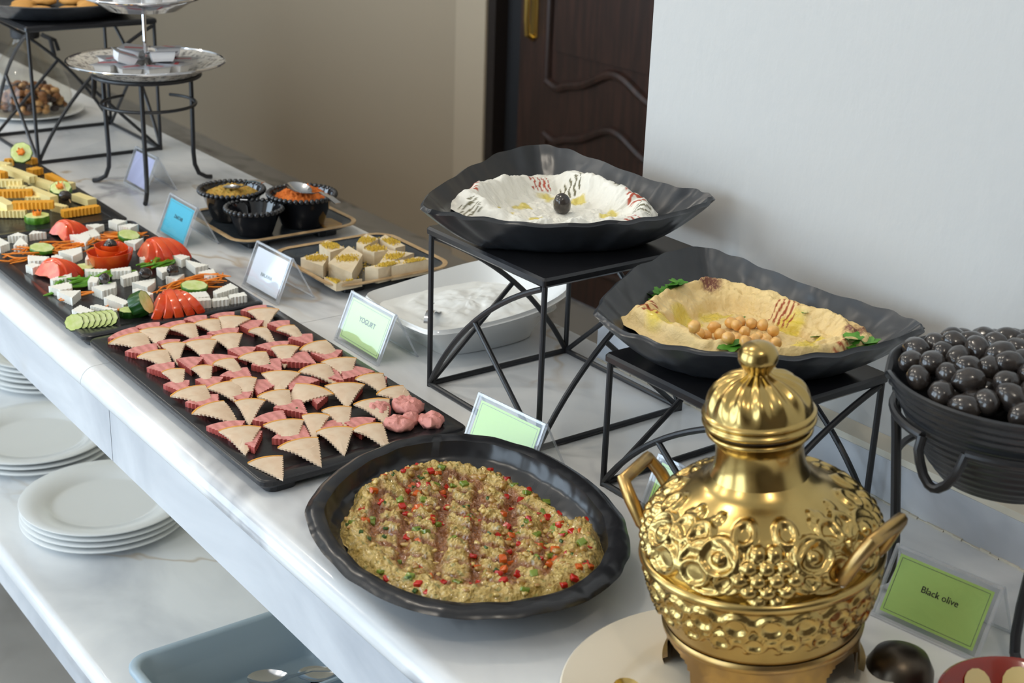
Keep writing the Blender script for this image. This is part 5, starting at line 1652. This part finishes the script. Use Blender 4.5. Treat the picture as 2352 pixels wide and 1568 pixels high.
sp = thing('serving_spoon', 'steel serving spoon with curled handle sunk in the yogurt', 'spoon', (1.06, 1.60, CT+0.04))
part('handle', loft([[(x+0.004, y-0.004, z), (x-0.004, y+0.004, z), (x-0.004, y+0.004, z-0.0016), (x+0.004, y-0.004, z-0.0016)] for x, y, z in cu_]), M_STEEL, sp, sharp=60)
part('spoon_bowl', xf(blob(0.028, 0.020, 0.006, 20, 10), place(1.105, 1.635, CT+0.040, math.radians(45))), M_STEEL, sp)

# ================================================================ olives in a bowl on a stand
ox, oy = 1.124, 0.706
RO = CT+0.212
os_ = thing('wire_bowl_stand', 'black wire stand with bent hook carrying the olive bowl', 'stand', (ox, oy, CT))
rr = 0.1075
gap0, gap1 = math.radians(170), math.radians(195)
ring = [(ox+rr*math.cos(a), oy+rr*math.sin(a), RO) for a in [gap1+(2*math.pi-(gap1-gap0))*k/44 for k in range(45)]]
hook = [ring[-1]] + [(ox+(rr+0.004)*math.cos(gap0+(gap1-gap0)*q), oy+(rr+0.004)*math.sin(gap0+(gap1-gap0)*q), RO-0.041*math.sin(math.pi*q)**0.6) for q in (0.04, 0.12, 0.25, 0.4, 0.5, 0.6, 0.75, 0.88, 0.96)] + [ring[0]]
part('ring', tube(ring, 0.0046, 10), M_BLACK, os_)
part('hook', tube(hook, 0.0046, 10), M_BLACK, os_)
for a in (math.radians(120), math.radians(237), math.radians(0)):
    c, s_ = math.cos(a), math.sin(a)
    pr = [(0.1065, RO), (0.101, RO-0.04), (0.088, CT+0.06), (0.088, CT+0.03), (0.092, CT+0.014), (0.104, CT+0.006), (0.112, CT+0.0048)]
    part('leg', tube([(ox+r*c, oy+r*s_, z) for r, z in pr], 0.0050, 10), M_BLACK, os_)
part('cross_bar', tube([(ox+0.098*math.cos(a), oy+0.098*math.sin(a), RO-0.055) for a in [math.radians(120-240*k/30) for k in range(31)]], 0.0036, 8), M_BLACK, os_)
ZO = RO-0.060
pf = [(0, 0.0), (0.060, 0.0)]
for k in range(60):
    t_ = k/59; r = 0.062+0.056*t_**0.8; z = 0.004+0.094*t_
    pf.append((r+0.0009*math.sin(k*2*math.pi/5.2), z))
pf += [(0.1195, 0.101), (0.117, 0.1025), (0.113, 0.100), (0.095, 0.06), (0.060, 0.012), (0, 0.010)]
def ow(r, z, a):
    if z > 0.05:
        q = math.exp(-(((a-math.radians(128)+math.pi) % (2*math.pi)-math.pi)/0.12)**2); return r, z-0.012*q*(z-0.05)/0.05
    return r, z
single('ribbed_bowl', lathe(pf, 96, (ox, oy, ZO), ow), M_RIBBED, (ox, oy, ZO), 'black horizontally ribbed ceramic bowl full of olives', 'bowl')
random.seed(14)
pts = []
def ol_h(d): return ZO+0.098+0.026*(1-(d/0.105)**2)
for (x, y) in OLIVES:
    d = math.hypot(x-ox, y-oy)
    if d < 0.100 and all(math.hypot(x-p[0], y-p[1]) > 0.016 for p in pts): pts.append((x, y, ol_h(d)))
tries = 0
while tries < 5000:
    tries += 1
    a = random.uniform(0, 6.28); d = 0.100*math.sqrt(random.random()); x, y = ox+d*math.cos(a), oy+d*math.sin(a)
    if all(math.hypot(x-p[0], y-p[1]) > 0.0195 for p in pts): pts.append((x, y, ol_h(d)))
top_n = len(pts); tries = 0
while tries < 5000:
    tries += 1
    a = random.uniform(0, 6.28); d = 0.080*math.sqrt(random.random()); x, y = ox+d*math.cos(a), oy+d*math.sin(a)
    z = ol_h(d)-0.014
    if all((Vector((x, y, z))-Vector(p)).length > 0.0185 for p in pts): pts.append((x, y, z))
for i, p in enumerate(pts):
    inst('black_olive', olive_me[i % 4], (p[0], p[1], p[2]+random.uniform(-0.002, 0.002)), (random.uniform(-.6, .6), random.uniform(-.6, .6), random.uniform(0, 3.1)), random.uniform(1.08, 1.30), 'shiny black olive in the heaped ribbed bowl', 'olive', 'olives in the ribbed bowl')

# ================================================================ brass pot
BX, BY = 0.869, 0.753
left = Vector((-0.8, 0.6, 0)); axis = Vector((0, 0, 1)).cross(left).normalized()
PZ = CT+0.013
PM = Matrix.Translation((BX, BY, PZ)) @ Matrix.Rotation(math.radians(6.2), 4, axis)
pot = thing('brass_pot', 'gold brass lidded pot embossed with grapes and scrolls', 'pot', (BX, BY, PZ))
def hz(z): return z if z <= 0.12 else 0.12+(z-0.12)*0.775
def smooth_prof(ctrl, n):
    P = [Vector((r, z, 0)) for r, z in ctrl]; out = []; m_ = len(P)-1
    for i in range(n+1):
        t = i/n*m_; k = min(int(t), m_-1); u = t-k
        p0, p1, p2, p3 = P[max(k-1, 0)], P[k], P[k+1], P[min(k+2, m_)]
        v = 0.5*((2*p1)+(p2-p0)*u+(2*p0-5*p1+4*p2-p3)*u*u+(3*p1-p0-3*p2+p3)*u**3)
        out.append((v.x, v.y))
    return out
VIEW = math.radians(221.6)
feat = []          # (angle, height, kind, size, amp)
def grapes(a0, z0, R, s=0.0076, down=True):
    for row, cnt in enumerate((2, 3, 4, 3, 2)):
        for k in range(cnt):
            feat.append((a0+(k-(cnt-1)/2)*1.95*s/R, z0-row*1.25*s, 'b', s, 0.0062))
for q in range(4):
    a0 = VIEW+math.radians(6)+q*math.pi/2
    grapes(a0, hz(0.172), 0.098)
    for d in (-1, 1):
        feat.append((a0+d*0.42, hz(0.165), 'r', 0.016, 0.0050)); feat.append((a0+d*0.42, hz(0.165), 'b', 0.0065, 0.0045))
        feat.append((a0+d*0.62, hz(0.146), 'r', 0.013, 0.0046)); feat.append((a0+d*0.33, hz(0.142), 'r', 0.010, 0.0044))
        feat.append((a0+d*0.68, hz(0.178), 'r', 0.010, 0.0044)); feat.append((a0+d*0.22, hz(0.185), 'r', 0.008, 0.004))
    for d in (-1, 1): feat.append((a0+d*0.52, hz(0.152), 'r', 0.026, 0.0040))
    for k in range(7): feat.append((a0+0.785+(k-3)*0.07, hz(0.188)+0.004*math.sin(k*1.3), 'b', 0.0045, 0.0026))
band = []
for k in range(22):
    a0 = k*2*math.pi/22
    band.append((a0, 0.098, 'r', 0.0105, 0.0042)); band.append((a0+0.143, 0.080, 'r', 0.009, 0.004))
    band.append((a0, 0.080, 'b', 0.0045, 0.0026)); band.append((a0+0.143, 0.100, 'b', 0.005, 0.0026)); band.append((a0+0.07, 0.070, 'b', 0.0036, 0.0022))
def fdisp(a, z, R, zscale, fs):
    s_ = 0.0
    for fa, fz, k, sz, amp in fs:
        da = (a-fa+math.pi) % (2*math.pi)-math.pi
        du = da*R
        if abs(du) > 0.032: continue
        dv = (z-fz)*zscale
        if abs(dv) > 0.032: continue
        d = math.hypot(du, dv)
        if k == 'b':
            if d < sz: s_ = max(s_, amp*math.sqrt(1-(d/sz)**2))
        else:
            w_ = abs(d-sz)
            if w_ < 0.0042: s_ = max(s_, amp*(0.5+0.5*math.cos(math.pi*w_/0.0042)))
    return s_
def disp_lathe(prof, n, fs, zscale):
    V, F = [], []
    for i, (r, z) in enumerate(prof):
        a_, b_ = prof[max(i-1, 0)], prof[min(i+1, len(prof)-1)]
        tr, tz = b_[0]-a_[0], b_[1]-a_[1]; l = math.hypot(tr, tz) or 1
        nr, nz_ = tz/l, -tr/l
        for j in range(n):
            a = 2*math.pi*j/n; d = fdisp(a, z, r, zscale, fs) if fs else 0
            V.append(tuple(PM @ Vector(((r+nr*d)*math.cos(a), (r+nr*d)*math.sin(a), z+nz_*d))))
    for i in range(len(prof)-1):
        for j in range(n):
            a = i*n+j; b = i*n+(j+1) % n; F.append((a, b, b+n, a+n))
    return V, F
low = smooth_prof([(0.083, 0.046), (0.0885, 0.054), (0.0935, 0.068), (0.0985, 0.085), (0.1015, 0.100), (0.1035, 0.112)], 44)
part('lower_bowl', disp_lathe(low, 280, band, 1.1), M_BRASS, pot, sharp=80)
part('flange', disp_lathe([(0.103, 0.110), (0.1065, 0.114), (0.1085, 0.1175), (0.1075, 0.121), (0.104, 0.1225), (0.1005, 0.123)], 120, None, 1), M_BRASS, pot, sharp=80)
dome = smooth_prof([(0.1005, 0.121), (0.1015, 0.130), (0.1000, hz(0.150)), (0.093, hz(0.167)), (0.080, hz(0.183)), (0.064, hz(0.195)), (0.051, hz(0.204)), (0.043, hz(0.214))], 72)
part('dome', disp_lathe(dome, 340, feat, 1.35), M_BRASS, pot, sharp=80)
neck = smooth_prof([(0.0435, hz(0.213)), (0.0395, hz(0.225)), (0.0378, hz(0.240)), (0.0385, hz(0.252)), (0.0420, hz(0.260)), (0.0455, hz(0.264)), (0.0455, hz(0.268)), (0.041, hz(0.270))], 30)
part('neck', disp_lathe(neck, 96, None, 1), M_BRASS, pot, sharp=80)
part('neck_gap', disp_lathe([(0.041, hz(0.268)), (0.043, hz(0.271)), (0.043, hz(0.274))], 64, None, 1), M_DARKBRONZE, pot)
lidc = smooth_prof([(0.044, hz(0.273)), (0.0475, hz(0.275)), (0.0490, hz(0.279)), (0.0470, hz(0.282)), (0.0480, hz(0.285)), (0.0490, hz(0.288)), (0.0460, hz(0.291))], 20)
lid = part('lid', disp_lathe(lidc, 96, None, 1), M_BRASS, pot, sharp=80)
dl = smooth_prof([(0.0460, hz(0.291)), (0.0435, hz(0.303)), (0.0370, hz(0.316)), (0.0260, hz(0.326)), (0.0150, hz(0.331)), (0.0105, hz(0.334))], 26)
V, F = [], []
for i, (r, z) in enumerate(dl):
    for j in range(120):
        a = 2*math.pi*j/120; k = 0.0016*math.cos(14*a+i*0.10)*math.sin(math.pi*i/26)
        V.append(tuple(PM @ Vector(((r+k)*math.cos(a), (r+k)*math.sin(a), z+k*0.5))))
for i in range(len(dl)-1):
    for j in range(120):
        a = i*120+j; b = i*120+(j+1) % 120; F.append((a, b, b+120, a+120))
part('fluted_cap', (V, F), M_BRASS, lid, sharp=80)
kn = smooth_prof([(0.0105, hz(0.333)), (0.0120, hz(0.337)), (0.0165, hz(0.346)), (0.0170, hz(0.354)), (0.0135, hz(0.363)), (0.0065, hz(0.368)), (0.0005, hz(0.369))], 26)
part('knob', disp_lathe(kn, 48, None, 1), M_BRASS, lid, sharp=80)
# stand with arched burner opening
def stand_part():
    V, F = [], []; n = 160
    prof = [(0.090, 0.000), (0.0915, 0.006)]+[(0.0865, 0.008+0.034*i/12) for i in range(13)]+[(0.090, 0.0445), (0.0905, 0.049), (0.0885, 0.052), (0.085, 0.050), (0.0835, 0.042)]+[(0.0835, 0.040-0.038*i/8) for i in range(9)]
    for r, z in prof:
        for j in range(n):
            a = 2*math.pi*j/n; V.append(tuple(PM @ Vector((r*math.cos(a), r*math.sin(a), z))))
    op = [VIEW-math.radians(62)+k*math.radians(120) for k in range(3)]
    for i in range(len(prof)-1):
        z = (prof[i][1]+prof[i+1][1])/2
        for j in range(n):
            a = 2*math.pi*(j+0.5)/n
            hole = False
            for o_ in op:
                d = abs((a-o_+math.pi) % (2*math.pi)-math.pi)
                if z < 0.035 and d < math.radians(19)*math.sqrt(max(0, 1-(max(z, 0.01)/0.037)**4)) and z > 0.002: hole = True
            if hole: continue
            a_ = i*n+j; b_ = i*n+(j+1) % n; F.append((a_, b_, b_+n, a_+n))
    return V, F
part('stand', stand_part(), M_BRASSD, pot, sharp=50)
part('burner_cup', xf(lathe([(0, 0.002), (0.030, 0.002), (0.034, 0.020), (0.036, 0.022), (0.030, 0.021), (0.026, 0.006), (0, 0.006)], 32), PM), M_DARKBRONZE, pot)
for ha in (math.radians(112), math.radians(281)):
    pts = []
    for (da, r, z) in [(-0.30, 0.100, hz(0.132)), (-0.30, 0.106, hz(0.140)), (-0.26, 0.116, hz(0.166)), (-0.20, 0.124, hz(0.186)), (0.20, 0.124, hz(0.186)), (0.26, 0.116, hz(0.166)), (0.30, 0.106, hz(0.140)), (0.30, 0.100, hz(0.132))]:
        pts.append(tuple(PM @ Vector((r*math.cos(ha+da), r*math.sin(ha+da), z))))
    h_ = part('handle', tube(pts, 0.0062, 8), M_BRASSD, pot, sharp=50)
    for da in (-0.30, 0.30):
        c = PM @ Vector((0.1035*math.cos(ha+da), 0.1035*math.sin(ha+da), hz(0.132)))
        part('rivet', xf(blob(0.0042, 0.0042, 0.0042, 10, 8), Matrix.Translation(c)), M_STEEL, h_)

# cream plate under the pot, spoon, ladle, red bowl
single('ivory_plate', lathe([(0, 0.0035), (0.092, 0.0035), (0.102, 0.0065), (0.128, 0.0125), (0.150, 0.0175), (0.1515, 0.0165), (0.128, 0.010), (0.104, 0.002), (0.09, 0.0), (0, 0.0)], 80, (0.800, 0.722, CT)), M_PORC_IVORY, (0.800, 0.722, CT), 'ivory dinner plate under the brass pot', 'plate')
spoon('brass_spoon', place(0.724, 0.775, CT+0.024, math.radians(-120), 0, math.radians(4)), 0.10, 0.012, 0.016, M_BRASS, 'small brass spoon lying on the ivory plate')
ld = thing('bronze_ladle', 'dark bronze ladle turned over between the pot and sign', 'ladle', (0.962, 0.672, CT))
part('ladle_bowl', lathe([(0.030, 0.0), (0.0315, 0.002), (0.0305, 0.016), (0.024, 0.029), (0.012, 0.036), (0, 0.0375)], 32, (0.962, 0.672, CT)), M_DARKBRONZE, ld)
part('handle', tube([(0.940, 0.650, CT+0.004), (0.915, 0.615, CT+0.008), (0.870, 0.560, CT+0.006)], 0.004, 8), M_DARKBRONZE, ld)
rbx, rby = 0.965, 0.545
rb = thing('clay_bowl', 'red glazed clay bowl with cream petal pattern beside the olive sign', 'bowl', (rbx, rby, CT))
part('body', lathe([(0, 0.0), (0.038, 0.0), (0.042, 0.004), (0.060, 0.025), (0.071, 0.044), (0.0735, 0.048), (0.071, 0.0495), (0.067, 0.047), (0.052, 0.022), (0.035, 0.008), (0, 0.006)], 64, (rbx, rby, CT)), M_TERRA, rb)
for k in range(9):
    a0 = k*2*math.pi/9
    V, F = [], []
    n = 16
    for (s, lift) in ((1.0, 0.0004), (0.5, 0.0006), (0.02, 0.0006)):
        for j in range(n):
            b = 2*math.pi*j/n; da = 0.26*s*math.cos(b); t_ = 0.56+0.34*s*math.sin(b)
            r = lerp(0.035, 0.0675, t_**0.8); z = lerp(0.008, 0.047, t_)
            # keep on the inner wall of the bowl
            z = 0.008+(0.047-0.008)*((r-0.035)/(0.067-0.035))**1.25+lift+0.0006
            V.append((rbx+(r-lift)*math.cos(a0+da), rby+(r-lift)*math.sin(a0+da), CT+z))
    for i in range(2):
        for j in range(n):
            a = i*n+j; b = i*n+(j+1) % n; F.append((a, b, b+n, a+n))
    part('petal', (V, F), M_TERRAY, rb)

# ================================================================ plates and cutlery on the shelf
ZS = 0.40
pm = mesh_only('dinner_plate', lathe([(0, 0.004), (0.088, 0.004), (0.096, 0.0055), (0.100, 0.0095), (0.125, 0.0145), (0.146, 0.0185), (0.1475, 0.0175), (0.146, 0.0150), (0.125, 0.0105), (0.098, 0.003), (0.092, 0.0), (0, 0.0)], 80), M_PORC)
for (x, y, n, lb, grp) in ((0.803, 2.248, 4, 'white dinner plate of the stack nearest the cutlery bin', 'plates in the near stack'), (0.800, 2.600, 3, 'white dinner plate of the middle stack', 'plates in the middle stack'), (0.960, 2.960, 6, 'white dinner plate of the tall back stack', 'plates in the back stack')):
    for k in range(n):
        rank = 'topmost ' if k == n-1 else ('lowest ' if k == 0 else ('second ', 'third ', 'fourth ', 'fifth ')[n-2-k])
        inst('dinner_plate', pm, (x+random.uniform(-.002, .002), y+random.uniform(-.002, .002), ZS+k*0.0112), (0, 0, random.uniform(0, 6)), 1.0, rank+lb, 'plate', grp)
bin_ = thing('cutlery_bin', 'blue-grey plastic cutlery bin with rounded rim on the shelf', 'cutlery bin', (0.77, 1.47, ZS))
def bring(x0, x1, y0, y1, r, z):
    out = []
    for cx, cy, a0 in ((x1-r, y1-r, 0), (x0+r, y1-r, 90), (x0+r, y0+r, 180), (x1-r, y0+r, 270)):
        for k in range(9):
            a = math.radians(a0+90*k/8); out.append((cx+r*math.cos(a), cy+r*math.sin(a), z))
    return out
bx0, bx1, by0, by1 = 0.608, 0.925, 1.20, 1.692
H = 0.090
def br(d, z): return bring(bx0+d, bx1-d, by0+d, by1-d, max(0.035-d*0.6, 0.01), ZS+z)
part('body', loft([br(0.030, 0.0), br(0.024, 0.003), br(0.008, H-0.010), br(0.0, H-0.008), br(0.0, H-0.003), br(0.003, H), br(0.011, H), br(0.015, H-0.003), br(0.018, H*0.62), br(0.0205, H*0.60), br(0.030, 0.012), br(0.034, 0.006)], True, True), M_BIN, bin_, sharp=60)
part('divider', rbox(0.652, 0.895, 1.530, 1.538, ZS+0.006, ZS+0.052, 0.003, 0.002), M_BIN, bin_)
part('divider', rbox(0.772, 0.780, 1.235, 1.530, ZS+0.006, ZS+0.052, 0.003, 0.002), M_BIN, bin_)
for (x, y, rz, ry, z) in ((0.795, 1.612, -38, -4, 0.034), (0.862, 1.585, -48, -3, 0.030), (0.865, 1.560, -75, -2, 0.020)):
    spoon('table_spoon', place(x, y, ZS+z, math.radians(rz), 0, math.radians(ry)), 0.10, 0.020, 0.031, M_STEEL, 'steel table spoon lying in the cutlery bin', 'spoon', 'spoons in the cutlery bin')
